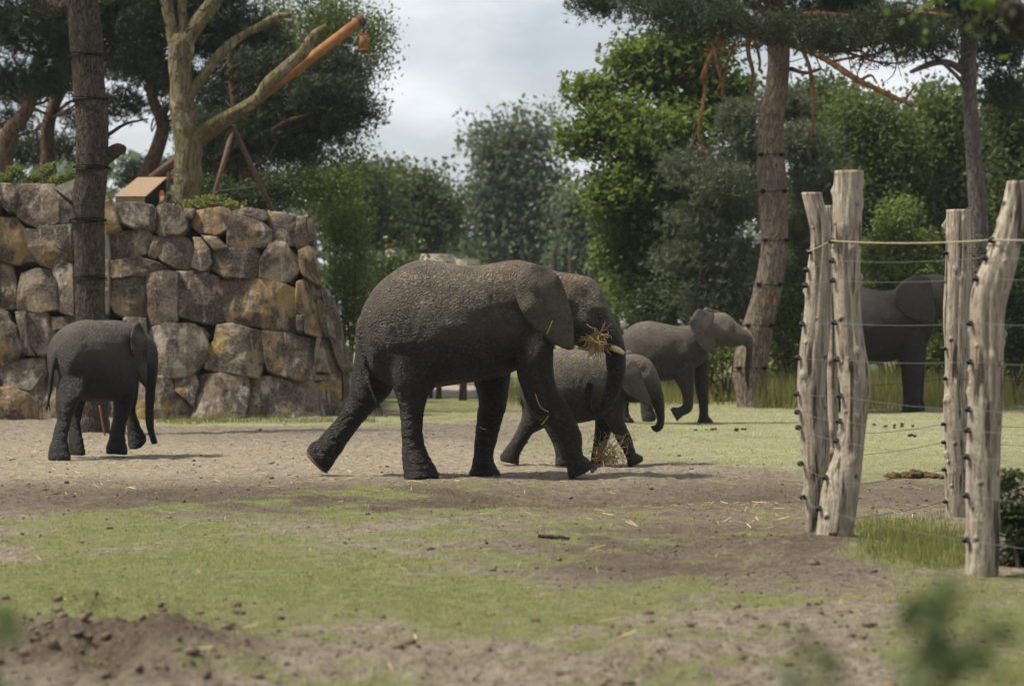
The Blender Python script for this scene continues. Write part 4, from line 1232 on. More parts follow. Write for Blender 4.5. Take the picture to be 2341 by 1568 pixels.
# ------------------------------------------------------------------ trees
def bark_material(name, dark, light, moss=None, vs=9.0, stretch=0.22, amp=0.05, moss_amt=0.5, patch=None):
    t = NT(name)
    c = t.coord('Object', (1, 1, stretch))
    c0 = t.coord()
    w = t.vmix(c, t.noisec(c, 4, 3), 0.15)
    v = t.math('ABSOLUTE', t.math('SUBTRACT', t.noise(w, vs * .8, 3, .6), 0.5))
    v2 = t.math('ABSOLUTE', t.math('SUBTRACT', t.noise(w, vs * 1.7, 3, .6), 0.5))
    v = t.math('ADD', t.math('MULTIPLY', v, 1.6), t.math('MULTIPLY', v2, .9))
    n = t.noise(w, vs * 3.0, 5, 0.65)
    n1 = t.noise(c0, 1.3, 4)
    h = t.math('ADD', t.ramp(v, [(0.02, 0.0), (0.20, 1.0)]), t.math('MULTIPLY', n, 0.7))
    col = t.mix(t.ramp(h, [(0.35, 0.0), (1.0, 1.0)]), dark, light)
    col = t.mix(t.math('MULTIPLY', t.ramp(n1, [(0.4, 0.0), (0.7, 1.0)]), 0.5), col, tuple(x * 0.55 for x in light))
    if moss is not None:
        col = t.mix(t.math('MULTIPLY', t.ramp(t.noise(c0, 3.2, 5, 0.65), [(0.42, 0.0), (0.58, 1.0)]), moss_amt), col, moss)
    if patch is not None:
        col = t.mix(t.math('MULTIPLY', t.ramp(t.noise(c0, 2.6, 4, 0.6), [(0.58, 0.0), (0.66, 1.0)]), 0.8), col, patch)
    t.bsdf(col, 0.9, t.bump(h, 0.9, amp), 0.15)
    return t.finish()

M_BARK = bark_material('pine_bark_dark', (0.018, 0.014, 0.011), (0.115, 0.092, 0.070), None, 26.0, 0.30, 0.05)
M_BARK_R = bark_material('pine_bark_grey_brown', (0.075, 0.058, 0.045), (0.25, 0.195, 0.145), None, 17.0, 0.26, 0.04)
M_BARK_O = bark_material('pine_bark_orange', (0.06, 0.034, 0.020), (0.24, 0.128, 0.062), None, 9.0, 0.3, 0.02)
M_BARK_B = bark_material('background_pine_bark', (0.035, 0.024, 0.018), (0.13, 0.080, 0.052), None, 9.0, 0.3, 0.03)
M_DEAD = bark_material('mossy_dead_wood', (0.05, 0.038, 0.024), (0.20, 0.16, 0.105), (0.13, 0.118, 0.024), 9.0, 0.25, 0.04, 0.62, (0.34, 0.30, 0.24))
M_BARK_P = bark_material('grey_purple_pine_bark', (0.06, 0.048, 0.044), (0.18, 0.145, 0.128), None, 15.0, 0.25, 0.04)
M_FBARK = bark_material('far_tree_bark', (0.03, 0.025, 0.02), (0.09, 0.075, 0.06))
t = NT('birch_bark'); c = t.coord('Object', (1, 1, 3.0))
n = t.noise(c, 3.0, 5, 0.7)
t.bsdf(t.ramp(n, [(0.44, (0.05, 0.045, 0.04)), (0.54, (0.42, 0.40, 0.37))]), 0.8, None, 0.2)
M_BIRCH = t.finish()

M_PINE = leaf_material('pine_needles', (0.0127, 0.0217, 0.0096), (0.0525, 0.0690, 0.0300), 0.15)
M_PINE_G = leaf_material('grey_green_pine_needles', (0.0478, 0.0625, 0.0370), (0.1500, 0.1688, 0.1013), 0.25)
M_PINE_R = leaf_material('shaded_pine_needles', (0.0142, 0.0214, 0.0086), (0.0588, 0.0700, 0.0308), 0.2)  # shade on the crown's underside darkened into the needle colour
M_MAPLE = leaf_material('maple_leaves', (0.0279, 0.0532, 0.0107), (0.1488, 0.2114, 0.0431), 0.5)
M_BLEAF = leaf_material('birch_leaves', (0.0424, 0.0654, 0.0182), (0.1426, 0.1818, 0.0570), 0.5)
M_FAR = leaf_material('haze_tinted_leaves', (0.0510, 0.0714, 0.0449), (0.1360, 0.1720, 0.1120), 0.4)  # distance haze painted in as a lighter, greyer leaf colour
M_FARB = leaf_material('distant_green_leaves', (0.0278, 0.0464, 0.0174), (0.0955, 0.1296, 0.0443), 0.42)
M_BUSH = leaf_material('shrub_leaves', (0.0404, 0.0645, 0.0146), (0.1811, 0.2242, 0.0604), 0.45)
M_BUSHD = leaf_material('dark_shrub_leaves', (0.0140, 0.0255, 0.0077), (0.0562, 0.0788, 0.0240), 0.35)
M_CREAM = leaf_material('cream_blossom', (0.42, 0.36, 0.25), (0.68, 0.62, 0.48), 0.3)
M_YELLOW = leaf_material('yellow_petals', (0.55, 0.42, 0.03), (0.75, 0.62, 0.06), 0.3)

def leaf_geo(C, size, up=0.4, droop=0.0, aspect=0.62):
    n = len(C)
    nm = rng.normal(0, 1, (n, 3)); nm[:, 2] = np.abs(nm[:, 2]) * 0.8 + up
    nm /= np.linalg.norm(nm, axis=1)[:, None]
    a = np.cross(nm, rng.normal(0, 1, (n, 3)))
    if droop: a[:, 2] -= droop
    a /= np.linalg.norm(a, axis=1)[:, None]
    b = np.cross(nm, a)
    s = (size * rng.uniform(0.45, 1.55, n))[:, None]
    v = np.stack([C - a * s * 0.5, C + b * s * aspect * 0.5 - nm * s * 0.06, C + a * s * 0.5 - nm * s * 0.12, C - b * s * aspect * 0.5 - nm * s * 0.06], 1)
    return v.reshape(-1, 3), np.arange(n * 4).reshape(n, 4)

def tuft_geo(C, length, k=9, width=0.018, up=0.5):
    n = len(C)
    ax = rng.normal(0, 1, (n, 1, 3)); ax[:, :, 2] = np.abs(ax[:, :, 2]) + up
    ax /= np.linalg.norm(ax, axis=2, keepdims=True)
    d = ax * 0.9 + rng.normal(0, 0.75, (n, k, 3))
    d /= np.linalg.norm(d, axis=2, keepdims=True)
    sd_ = np.cross(d, rng.normal(0, 1, (n, k, 3)))
    sd_ /= np.linalg.norm(sd_, axis=2, keepdims=True)
    L = length * rng.uniform(0.7, 1.2, (n, k, 1))
    c = C[:, None, :]
    v = np.stack([c - sd_ * width / 2, c + sd_ * width / 2, c + d * L], 2)
    return v.reshape(-1, 3), np.arange(n * k * 3).reshape(-1, 3)

def clumps(blobs, Y, n, shell=0.55):
    """blobs: (dx,dy,rx,ry,dY,depth_ratio) in picture units -> clump centres in the volume"""
    w = np.array([b[2] * b[3] for b in blobs], float); w /= w.sum()
    pick = rng.choice(len(blobs), n, p=w)
    d = rng.normal(0, 1, (n, 3)); d /= np.linalg.norm(d, axis=1)[:, None]
    r = (shell + (1 - shell) * rng.uniform(0, 1, n)) * (rng.uniform(0, 1, n) ** 0.35)
    out = np.empty((n, 3))
    for i, b in enumerate(blobs):
        m = pick == i
        yo = b[4] if len(b) > 4 else 0
        dr = b[5] if len(b) > 5 else 1.0
        c = P(b[0], b[1], Y + yo)
        s = (Y + yo) / F
        R = np.array([b[2] * s, max(b[2], b[3]) * s * dr, b[3] * s])
        out[m] = c + d[m] * r[m][:, None] * R
    return out

def limb_mesh(mb, trunk_pts, targets, r0, n=5, wob=0.15):
    tp = np.asarray(trunk_pts)
    for q in targets:
        j = np.argmin(np.linalg.norm(tp[:, :3] - (q - np.array([0, 0, 0.35 * np.linalg.norm(q - tp[-1, :3])])), axis=1))
        a = tp[j, :3]
        m = (a + q) / 2 + rng.normal(0, wob, 3) + np.array([0, 0, 0.1])
        pts = crom([a, (a + m) / 2 + rng.normal(0, wob / 2, 3), m, (m + q) / 2 + rng.normal(0, wob / 2, 3), q], 2)
        mb.tube(pts, np.linspace(r0, r0 * 0.25, len(pts)), n)

def trunk_chain(rows, zf, Y, steps=6):
    """rows: (ax,ay,bx,by[,dY]) left and right edges -> centres and radii"""
    out = []
    for r in rows:
        yo = r[4] if len(r) > 4 else 0
        A, B = P(*zf(r[0], r[1]), Y + yo), P(*zf(r[2], r[3]), Y + yo)
        out.append([*((A + B) / 2), np.linalg.norm(B - A) / 2])
    return crom(out, steps)

def line_chain(rows, zf, Y, steps=5):
    """rows: (x,y,r[,dY]) centre line with radius in picture units of zf"""
    out = []
    for r in rows:
        yo = r[3] if len(r) > 3 else 0
        a = P(*zf(r[0], r[1]), Y + yo); b = P(*zf(r[0] + r[2], r[1]), Y + yo)
        out.append([*a, abs(b[0] - a[0])])
    return crom(out, steps)

def rough_trunk(mb, ch, n=40, amp=0.05, fs=9.0, seed=1):
    """tube with plated bark relief"""
    pts, rad = ch[:, :3], ch[:, 3]
    t = np.gradient(pts, axis=0); t /= np.linalg.norm(t, axis=1)[:, None]
    th = np.arange(n) * 2 * math.pi / n
    R = []
    s = np.r_[0, np.cumsum(np.linalg.norm(np.diff(pts, axis=0), axis=1))]
    for i in range(len(pts)):
        a = np.cross(t[i], [0, 1, 0]); a /= np.linalg.norm(a); b = np.cross(t[i], a)
        q = np.stack([np.cos(th) * fs * 0.35, np.sin(th) * fs * 0.35, np.full(n, s[i] * 2.2)], 1)
        q2 = np.stack([np.cos(th) * fs * 0.9, np.sin(th) * fs * 0.9, np.full(n, s[i] * 4.0)], 1)
        r = rad[i] * (1 + amp * fbm(q, 2, seed) + amp * 0.9 * np.abs(fbm(q2, 2, seed + 5)) - amp * .3 + 0.05 * vnoise(np.stack([np.cos(th), np.sin(th), np.full(n, s[i] * 0.7)], 1), seed + 9))
        R.append(pts[i] + np.outer(np.cos(th) * r, a) + np.outer(np.sin(th) * r, b))
    mb.rings(R)

def base_of(ch):
    o = np.array(ch[0, :3], float)
    return o

def extend_down(rows_first, z=-0.1):
    return rows_first

def tree(name, label, ch, blobs, Y, nclump, per, cr, leaf, mat, bark, group=None, kind='leaf', limbs=25, extra=None, up=0.4, droop=0.0, shell=0.55, flat=0.7, cat='tree', needles=9, trunk_name='trunk', nw=0.02, hang=0.0):
    org = base_of(ch)
    root = empty(name, org)
    tag(root, label, cat, group)
    mb = MB()
    rough_trunk(mb, ch, 14, 0.06, 5, random.randint(1, 99))
    C = clumps(blobs, Y, nclump, shell)
    if limbs:
        tg = C[rng.choice(len(C), min(limbs, len(C)), replace=False)]
        limb_mesh(mb, ch[len(ch) // 3:], tg, max(0.03, ch[-1, 3] * 0.5), 5, 0.25)
    if extra:
        for e_ in extra: mb.tube(e_[:, :3], e_[:, 3], 7, True, 0.15, 3)
    obj(trunk_name, mb.mesh('trunk', org), bark, root)
    rr = cr * rng.uniform(0.6, 1.4, nclump)
    L = np.repeat(C, per, 0) + tnorm((nclump * per, 3)) * np.repeat(rr, per)[:, None] * np.array([1, 1, flat])
    if hang:
        L[:, 2] -= rng.uniform(0, 1, len(L)) ** 2 * hang
    v, f = (leaf_geo(L, leaf, up, droop) if kind == 'leaf' else tuft_geo(L, leaf, needles, nw, up))
    obj('crown', mesh_np('crown', v - org, f, False), mat, root)
    return root

def stem(x, y0, y1, r0, r1, Y, lean=0):
    """simple trunk chain in picture units from ground row up"""
    g = P(x, HY, Y); g[2] = -0.1
    top = P(x + lean, y1, Y)
    pts = [[*(g + (top - g) * k + np.array([0.12 * math.sin(3 * k + x), 0, 0]) * k), r0 + (r1 - r0) * k] for k in (0, .25, .5, .75, 1)]
    return crom(pts, 4)

# --- pine in front of the wall (near trunk)
YT = 37.9
zT = zoom(0, 0, 1.668)
rows = [(455, 1620, 665, 1620), (463, 1560, 655, 1560), (447, 1400, 652, 1400), (447, 1260, 660, 1260), (465, 1130, 668, 1130), (472, 1000, 682, 990), (476, 860, 680, 850), (472, 740, 676, 730), (470, 640, 668, 640), (460, 520, 655, 510), (450, 400, 648, 390), (440, 300, 642, 290), (425, 150, 628, 140), (405, 0, 610, 0), (385, -140, 595, -140), (370, -300, 570, -300), (340, -700, 510, -700), (330, -1100, 440, -1100)]
tb = [(zoom(0, 1100, 2.45), 700, 1340, 1010), (zoom(0, 1100, 2.45), 728, 1150, 1000), (zoom(0, 1100, 2.45), 735, 1030, 990)]
low = []
for zf_, xa, yy_, xb in tb:
    A, B = P(*zf_(xa, yy_), YT), P(*zf_(xb, yy_), YT)
    low.append([*((A + B) / 2), np.linalg.norm(B - A) / 2])
low[0][2] = -0.05
mid = []
for r in ((438, 905, 612, 905), (415, 760, 605, 760)):
    pass
rest = []
for r in rows[1:]:
    A, B = P(*zT(r[0], r[1]), YT), P(*zT(r[2], r[3]), YT)
    rest.append([*((A + B) / 2), np.linalg.norm(B - A) / 2])
ch = crom(np.array(low + rest), 9)
org = base_of(ch)
tp_ = empty('pine_tree', org)
tag(tp_, 'dark rough barked pine trunk wrapped with wire in front of the rock wall', 'tree')
mb = MB()
rough_trunk(mb, ch, 56, 0.075, 11, 4)
for e_ in (line_chain([(460, 20, 60), (380, 60, 48), (300, 30, 50), (230, -20, 55), (120, -90, 50)], zT, YT), 
           line_chain([(640, 1010, 45), (690, 970, 46), (735, 935, 42, -.1), (775, 935, 30, -.15)], zT, YT),
           line_chain([(640, 870, 16), (700, 830, 12), (790, 775, 9), (930, 745, 4)], zT, YT),
           line_chain([(640, 660, 22), (682, 645, 20)], zT, YT),
           line_chain([(470, 1290, 12), (410, 1240, 10, -.2), (350, 1190, 5, -.3)], zT, YT)):
    mb.tube(e_[:, :3], e_[:, 3], 14, True, 0.18, 5)
obj('trunk', mb.mesh('trunk', org), M_BARK, tp_)
# crown above the frame
top = ch[-1, :3]
C = top + rng.normal(0, 1, (220, 3)) * np.array([2.3, 2.3, 1.4]) + np.array([0, 0, 0.5])
L = np.repeat(C, 12, 0) + rng.normal(0, .28, (220 * 12, 3))
v, f = tuft_geo(L, .16, 8, .02)
obj('crown', mesh_np('crown', v - org, f, False), M_PINE, tp_)
M_WIRE = simple('black_wire', (0.009, 0.009, 0.010), 0.85, 0.1, 30, 0.2, 0.1)
M_CABLE = simple('grey_wire', (0.16, 0.155, 0.15), 0.5, 0.4, 30, 0.2, 0.0)
def wire_band(root, org, ch, z, turns=3, h=0.02, mat=None, pad=0.012, r=0.009):
    i = np.argmin(np.abs(ch[:, 2] - z))
    c, rad = ch[i, :3], ch[i, 3] * 1.07 + pad
    th = np.linspace(0, 2 * math.pi * turns, 28 * turns)
    w = 0.014 * np.sin(th * 1.7 + z)
    pts = c + np.stack([np.cos(th) * rad, np.sin(th) * rad, (th / (2 * math.pi * turns) - .5) * h * turns + w], 1)
    m_ = MB(); m_.tube(pts, r, 6)
    obj('wire_band', m_.mesh('wire_band', org), mat or M_WIRE, root)
for dy_ in (128, 228, 385, 507, 628):
    wire_band(tp_, org, ch, P(0, dy_, YT)[2], 3, .022)
mb = MB()
e_ = line_chain([(z7_[0], z7_[1], 9) for z7_ in ((915, 1030), (935, 1160), (975, 1355))], z7, YT - .55)
e_[-1, 2] = -0.02
mb.tube(e_[:, :3], e_[:, 3], 7)
tag(obj('stake', mb.mesh('stake', e_[-1, :3]), simple('rusty_steel_rod', (0.22, 0.095, 0.03), 0.7), None, e_[-1, :3]), 'thin rusty stake leaning at the foot of the wire wrapped pine', 'stake')

# --- leaning pine on the right
YR_ = 48.3
z8 = zoom(2000, 0, 1.2723)
rr_ = []
for zf_, a, b, c_, d in ((z6, 1310, 1262, 1740, 1250), (z6, 1318, 1120, 1668, 1110), (z6, 1288, 880, 1640, 880), (z6, 1302, 660, 1662, 720), (z6, 1360, 420, 1700, 470), (z8, 1010, 1530, 1150, 1530), (z8, 1046, 1400, 1180, 1400), (z8, 1076, 1250, 1202, 1250), (z8, 1086, 1130, 1216, 1130), (z8, 1080, 1000, 1214, 1000),
                         (z8, 1070, 850, 1208, 850), (z8, 1066, 700, 1188, 700), (z8, 1078, 560, 1196, 560), (z8, 1106, 420, 1216, 420), (z8, 1118, 300, 1224, 300), (z8, 1110, 190, 1222, 190), (z8, 1100, 60, 1200, 60), (z8, 1100, -150, 1180, -150), (z8, 1120, -450, 1170, -450)):
    A, B = P(*zf_(a, b), YR_), P(*zf_(c_, d), YR_)
    rr_.append([*((A + B) / 2), np.linalg.norm(B - A) / 2])
rr_[0][2] = -0.08
ch = crom(np.array(rr_), 7)
org = base_of(ch)
rp_ = empty('pine_tree', org)
tag(rp_, 'leaning grey brown pine with an orange mark and dead orange branches under its crown', 'tree')
mb = MB()
rough_trunk(mb, ch, 44, 0.05, 9, 14)
obj('trunk', mb.mesh('trunk', org), M_BARK_R, rp_)
mb = MB()
for rows in ([(1160, 210, 36), (1080, 175, 34, -.5), (950, 145, 28, -1), (870, 225, 22, -1.3), (800, 380, 14, -1.5)],
             [(1160, 150, 34), (1000, 110, 26, .5), (850, 60, 20, 1), (650, 0, 14, 1.5), (420, -30, 8, 2)],
             [(840, 60, 12, -1.2), (850, 160, 13, -1.3), (870, 280, 12, -1.4), (895, 380, 9, -1.5), (908, 475, 5, -1.5)],
             [(850, 240, 12, -1.3), (822, 340, 13, -1.4), (818, 450, 12, -1.5), (797, 560, 11, -1.6), (790, 650, 9, -1.6), (815, 700, 8, -1.6), (832, 748, 5, -1.7)],
             [(960, 215, 9, -1), (925, 310, 8, -1.1), (905, 380, 7, -1.1), (865, 455, 4, -1.2)],
             [(1020, 180, 20, -.6), (1030, 270, 18, -.8), (1048, 350, 15, -.9), (1040, 445, 9, -1)],
             [(990, 20, 10, -.5), (1050, 170, 10, -.6), (1080, 290, 9, -.7), (1075, 340, 6, -.7)],
             [(1200, 200, 38), (1320, 245, 30, -.6), (1420, 300, 26, -1), (1550, 385, 22, -1.4), (1650, 430, 19, -1.6), (1740, 475, 14, -1.8), (1820, 502, 6, -2)],
             [(1560, 385, 10, -1.4), (1610, 360, 8, -1.5), (1640, 400, 6, -1.6)], [(1770, 480, 9, -1.8), (1800, 440, 7, -1.9), (1832, 395, 4, -2)],
             [(1200, 160, 36), (1400, 125, 30, .4), (1550, 120, 24, .8), (1700, 165, 18, 1.2), (1850, 205, 10, 1.4)],
             [(1180, 100, 30), (1350, 70, 26, -.8), (1600, 90, 20, -1.4), (1800, 60, 14, -2), (2000, 80, 8, -2.4)],
             [(1280, 230, 12, -.4), (1320, 330, 14, -.6), (1335, 470, 12, -.7), (1338, 560, 9, -.7), (1336, 632, 5, -.7)],
             [(1230, 330, 14), (1300, 350, 12, -.3), (1370, 330, 8, -.5)], [(1400, 300, 10, -1), (1500, 280, 9, -1.2), (1620, 260, 6, -1.4)],
             [(1250, 230, 12, .3), (1450, 240, 10, .6), (1650, 300, 7, .8), (1780, 300, 4, 1)],
             [(1120, 80, 30), (1000, -20, 22, -.8), (860, -90, 14, -1.4)], [(1160, 20, 26), (1300, -80, 20, .5), (1500, -140, 12, 1)]):
    e_ = line_chain([(q[0], q[1], q[2] * (.62 if q[2] > 14 else .8), *q[3:]) for q in rows], z8, YR_, 4)
    mb.tube(e_[:, :3], e_[:, 3], 9, True, 0.22, 8)
for k in range(46):
    a = P(*z8(rng.uniform(850, 1750), rng.uniform(60, 260)), YR_ + rng.uniform(-1.5, 1.5))
    j = np.argmin(np.abs(ch[:, 2] - (a[2] - .1)))
    b = a + np.array([rng.normal(0, .5), rng.normal(0, .4), rng.uniform(-.9, .25)])
    m = (a + b) / 2 + rng.normal(0, .12, 3)
    q = crom([ch[j, :3] * .35 + a * .65 + rng.normal(0, .15, 3), a, m, b], 4)
    mb.tube(q, np.linspace(.028, .006, len(q)), 5, True, .2, k)
obj('branch', mb.mesh('branch', org), M_BARK_O, rp_)
blobs = [(1372, 5, 70, 50, -1), (1460, -20, 100, 55, 0), (1600, -10, 120, 55, -1), (1750, -20, 150, 70, 0), (1900, 30, 130, 50, 1.5), (1960, 70, 120, 40, -1), (2060, 60, 110, 50, 0), (1850, -90, 260, 80, 0), (1560, 60, 60, 24, 0), (1640, 30, 90, 40, 1), (1820, 60, 120, 40, 2), (1950, 20, 160, 50, 1), (1880, 95, 70, 22, -2), (2010, 115, 70, 20, -1.5), (1700, 60, 80, 24, 2), (1620, 50, 130, 40, -2.5), (1760, 70, 120, 36, -2.5), (1900, 80, 130, 34, -2.5), (2040, 60, 120, 40, -2), (1500, 30, 90, 36, -2)]
C = clumps(blobs, YR_, 560, 0.2)
L = np.repeat(C, 34, 0) + tnorm((560 * 34, 3)) * np.repeat(rng.uniform(.14, .38, 560), 34)[:, None] * np.array([1, 1, .6])
v, f = tuft_geo(L, .13, 8, .016)
obj('crown', mesh_np('crown', v - org, f, False), M_PINE_R, rp_)
for dy_ in (352, 442, 548, 655, 745, 842):
    wire_band(rp_, org, ch, P(0, dy_, YR_)[2], 1, .0, pad=.02, r=.008)
    i = np.argmin(np.abs(ch[:, 2] - P(0, dy_, YR_)[2]))
    for sx in (-.75, .75):
        m_ = MB(); m_.ball(ch[i, :3] + np.array([sx * ch[i, 3], -ch[i, 3] * .72, 0]), (.055, .05, .045), 8, 6)
        obj('insulator', m_.mesh('insulator', org), M_WIRE, rp_)
# orange paint mark
i = np.argmin(np.abs(ch[:, 2] - P(0, 684, YR_)[2]))
mk = MB(); R = []
cpt = ch[i, :3]; rad = ch[i, 3]
th_ = np.linspace(-.05, .62, 9)
gridv = [cpt + np.array([math.sin(a) * rad * 1.10, -math.cos(a) * rad * 1.10, zq * .15]) for zq in np.linspace(-1, 1, 5) for a in th_]
mk.add(gridv, [(r * 9 + k, r * 9 + k + 1, r * 9 + k + 10, r * 9 + k + 9) for r in range(4) for k in range(8)])
t = NT('orange_paint'); c = t.coord(); n = t.noise(c, 9, 5, .7)
b_ = t.bsdf((0.42, 0.17, 0.045), .8, None, .2)
tb_ = t.n.new('ShaderNodeBsdfTransparent'); mx_ = t.n.new('ShaderNodeMixShader')
t.l.new(t.ramp(n, [(0.44, 0.0), (0.56, 0.9)]), mx_.inputs[0]); t.l.new(tb_.outputs[0], mx_.inputs[1]); t.l.new(b_.outputs[0], mx_.inputs[2]); t.l.new(mx_.outputs[0], t.out.inputs['Surface'])
obj('paint_mark', mk.mesh('paint_mark', org), t.finish(), rp_)

# --- tall pine trunk further right
ch = trunk_chain([(2095, 1500, 2190, 1500), (2092, 1300, 2182, 1300), (2076, 1000, 2166, 1000), (2062, 720, 2138, 720), (2048, 480, 2118, 480), (2036, 320, 2116, 320), (2038, 200, 2118, 200), (2050, 60, 2120, 60), (2060, -200, 2110, -200)], z8, 52.5, 5)
g0 = ch[0].copy(); g0[2] = -.1; g0[3] *= 1.25
ch = np.vstack([g0, ch])
ex = [line_chain([(2050, 340, 18), (1990, 305, 17, -.3), (1930, 298, 16, -.5), (1860, 320, 14, -.7), (1800, 345, 9, -.9)], z8, 52.5), line_chain([(2090, 200, 30), (2150, 120, 26), (2170, 20, 22)], z8, 52.5), line_chain([(2070, 150, 24), (1980, 60, 18), (1900, 0, 12)], z8, 52.5)]
tree('pine_tree', 'straight grey purple pine trunk with one low arching branch behind the fence', ch, [(2230, 20, 160, 60, 0), (2120, 90, 120, 50, -1), (2290, 110, 90, 70, 1), (2180, -80, 240, 60, 0), (2300, 210, 60, 60, 1)], 52.5, 420, 18, .3, .15, M_PINE, M_BARK_P, kind='pine', limbs=18, extra=ex, shell=.2, nw=.02)

# --- dead mossy tree on the bank
YD = 46.6
ch = trunk_chain([(1088, 1320, 1250, 1320), (1088, 1200, 1252, 1200), (1090, 1080, 1262, 1080), (1096, 950, 1262, 920), (1080, 800, 1232, 800), (1064, 660, 1216, 650), (1066, 540, 1200, 530), (1056, 400, 1196, 400), (1060, 300, 1215, 280), (1085, 220, 1200, 220)], zT, YD, 6)
org = base_of(ch); org[2] = float(bank_z(org[0], YD)) - .1
dt = empty('dead_tree', org)
tag(dt, 'leafless mossy dead tree with sawn forked limbs on the bank above the wall', 'tree')
ch[0, 2] = org[2] - .2
mb = MB(); rough_trunk(mb, ch, 30, 0.10, 7, 24)
for rows in ([(1110, 320, 48), (1085, 240, 42), (1070, 150, 38), (1050, 60, 36), (1040, -40, 34), (1030, -200, 28)], [(1145, 260, 40), (1142, 150, 30), (1140, 60, 28), (1140, -60, 26), (1130, -200, 20)],
             [(1140, 330, 60), (1180, 230, 56), (1250, 130, 50), (1320, 40, 46), (1370, -40, 40), (1440, -180, 30)], [(1180, 600, 34), (1235, 530, 36), (1300, 440, 32), (1390, 325, 30), (1500, 235, 26), (1620, 170, 24), (1720, 112, 22), (1826, 92, 18)],
             [(1200, 880, 50), (1270, 825, 46), (1370, 755, 38, -.1), (1500, 690, 34, -.2), (1615, 615, 40, -.3), (1680, 525, 42, -.3), (1780, 435, 38, -.3), (1895, 330, 36, -.3), (1955, 235, 32, -.3), (2046, 165, 20, -.3)]):
    e_ = line_chain(rows, zT, YD, 6)
    mb.tube(e_[:, :3], e_[:, 3], 14, True, 0.22, 31)
obj('trunk', mb.mesh('trunk', org), M_DEAD, dt)

# --- dark pines behind the bank
PB = 'dark pines behind the bank'
def bg_pine(label, rows, zf, Y, blobs, n=330, per=18, extra=None, mat=None):
    ch = line_chain(rows, zf, Y, 5)
    ch[0, 2] = min(ch[0, 2], 2.0)
    return tree('pine_tree', label, ch, blobs, Y, n, per, .34, .17, mat or M_PINE, M_BARK_B, PB, 'pine', limbs=55, extra=extra, shell=.15, flat=.55, nw=.022, needles=8)
bg_pine('background pine with a reddish trunk curving up behind the wire wrapped pine', [(20, 1000, 60), (60, 830, 50), (150, 720, 45), (215, 560, 38), (240, 350, 33), (250, 150, 30), (255, 0, 28), (250, -200, 22)], zT, 57,
        [(20, 60, 120, 70, 0), (120, 30, 90, 60, -1), (20, 190, 70, 50, 1), (110, 190, 60, 40, 0), (60, -60, 180, 60, 0), (30, 290, 60, 30, 2), (140, 120, 50, 40, 0)], 520)
bg_pine('background pine with a dark twisted trunk behind the wire wrapped pine', [(300, 1100, 58), (300, 950, 46), (300, 800, 42), (340, 650, 40), (410, 500, 34), (430, 330, 28), (420, 150, 24), (400, -50, 20)], zT, 60,
        [(270, 40, 90, 70, 0), (290, 140, 60, 50, 0), (180, 90, 80, 60, 1), (200, 280, 50, 30, 1), (60, 350, 70, 26, 2), (300, -60, 200, 60, 0), (285, 240, 40, 34, 0), (140, 340, 60, 24, 1), (320, 60, 60, 60, 0)], 640)
bg_pine('background pine with a dark slanting trunk behind the mossy dead tree', [(900, 1150, 62), (935, 1050, 50), (985, 930, 46), (1020, 780, 42), (960, 640, 36), (935, 500, 30), (930, 350, 26), (920, 150, 20), (910, 0, 16)], zT, 58,
        [(360, 60, 70, 80, 0), (330, 150, 60, 50, 0), (470, 90, 100, 70, 1), (580, 90, 80, 70, 0), (560, 180, 90, 60, 0), (420, -40, 240, 60, 0), (520, 240, 80, 40, -1), (400, 190, 60, 50, 0), (480, 30, 100, 50, 0)], 800)
bg_pine('broad dark pine spreading flat boughs behind the rusty boom', [(1560, 1250, 50), (1530, 1050, 42), (1500, 880, 38), (1480, 700, 32), (1450, 500, 24), (1430, 300, 18)], zT, 55,
        [(640, 230, 90, 45, 0), (740, 220, 90, 40, -1), (800, 260, 50, 26, -1), (700, 290, 90, 26, 0), (560, 300, 90, 30, 0), (610, 160, 70, 40, 0), (760, 160, 60, 30, 1), (480, 300, 60, 40, 0), (520, 350, 90, 30, 0), (660, 340, 80, 26, 0)], 680,
        extra=[line_chain([(1500, 880, 24), (1650, 850, 20, -.5), (1800, 760, 16, -1), (2000, 700, 10, -1.2)], zT, 55), line_chain([(1500, 760, 18), (1700, 640, 14, -.5), (1900, 560, 9, -.8), (2050, 530, 5, -1)], zT, 55)])
bg_pine('low dark pine behind the A frame of the boom', [(1300, 1400, 44), (1310, 1200, 36), (1330, 1050, 30), (1340, 900, 22)], zT, 63, [(520, 400, 90, 40, 0), (600, 430, 70, 30, 0), (470, 340, 60, 30, 0), (340, 400, 60, 26, 2)], 260)

# --- birch with hanging twigs behind the end of the wall
ch = trunk_chain([(1930, 1600, 1990, 1600), (1945, 1400, 1980, 1400), (1942, 1200, 1980, 1200), (1945, 1000, 1984, 1000), (1950, 800, 1982, 800), (1940, 550, 1965, 550), (1930, 250, 1950, 250), (1920, 0, 1935, 0)], zT, 60, 5)
ch = np.vstack([[ch[0, 0], 60, -.1, ch[0, 3] * 1.2], ch])
tree('birch_tree', 'slender white barked birch with hanging twigs behind the end of the wall', ch, [(760, 40, 120, 90, 0), (690, 120, 80, 90, 0), (850, 60, 50, 80, -.5), (640, 30, 70, 60, 1), (780, 190, 70, 60, 0), (700, 330, 60, 50, 0), (790, 330, 70, 30, 0)], 60, 520, 55, .30, .075, M_BLEAF, M_BIRCH, None, 'leaf', 40, None, .2, .8, .1, .9, hang=1.3)

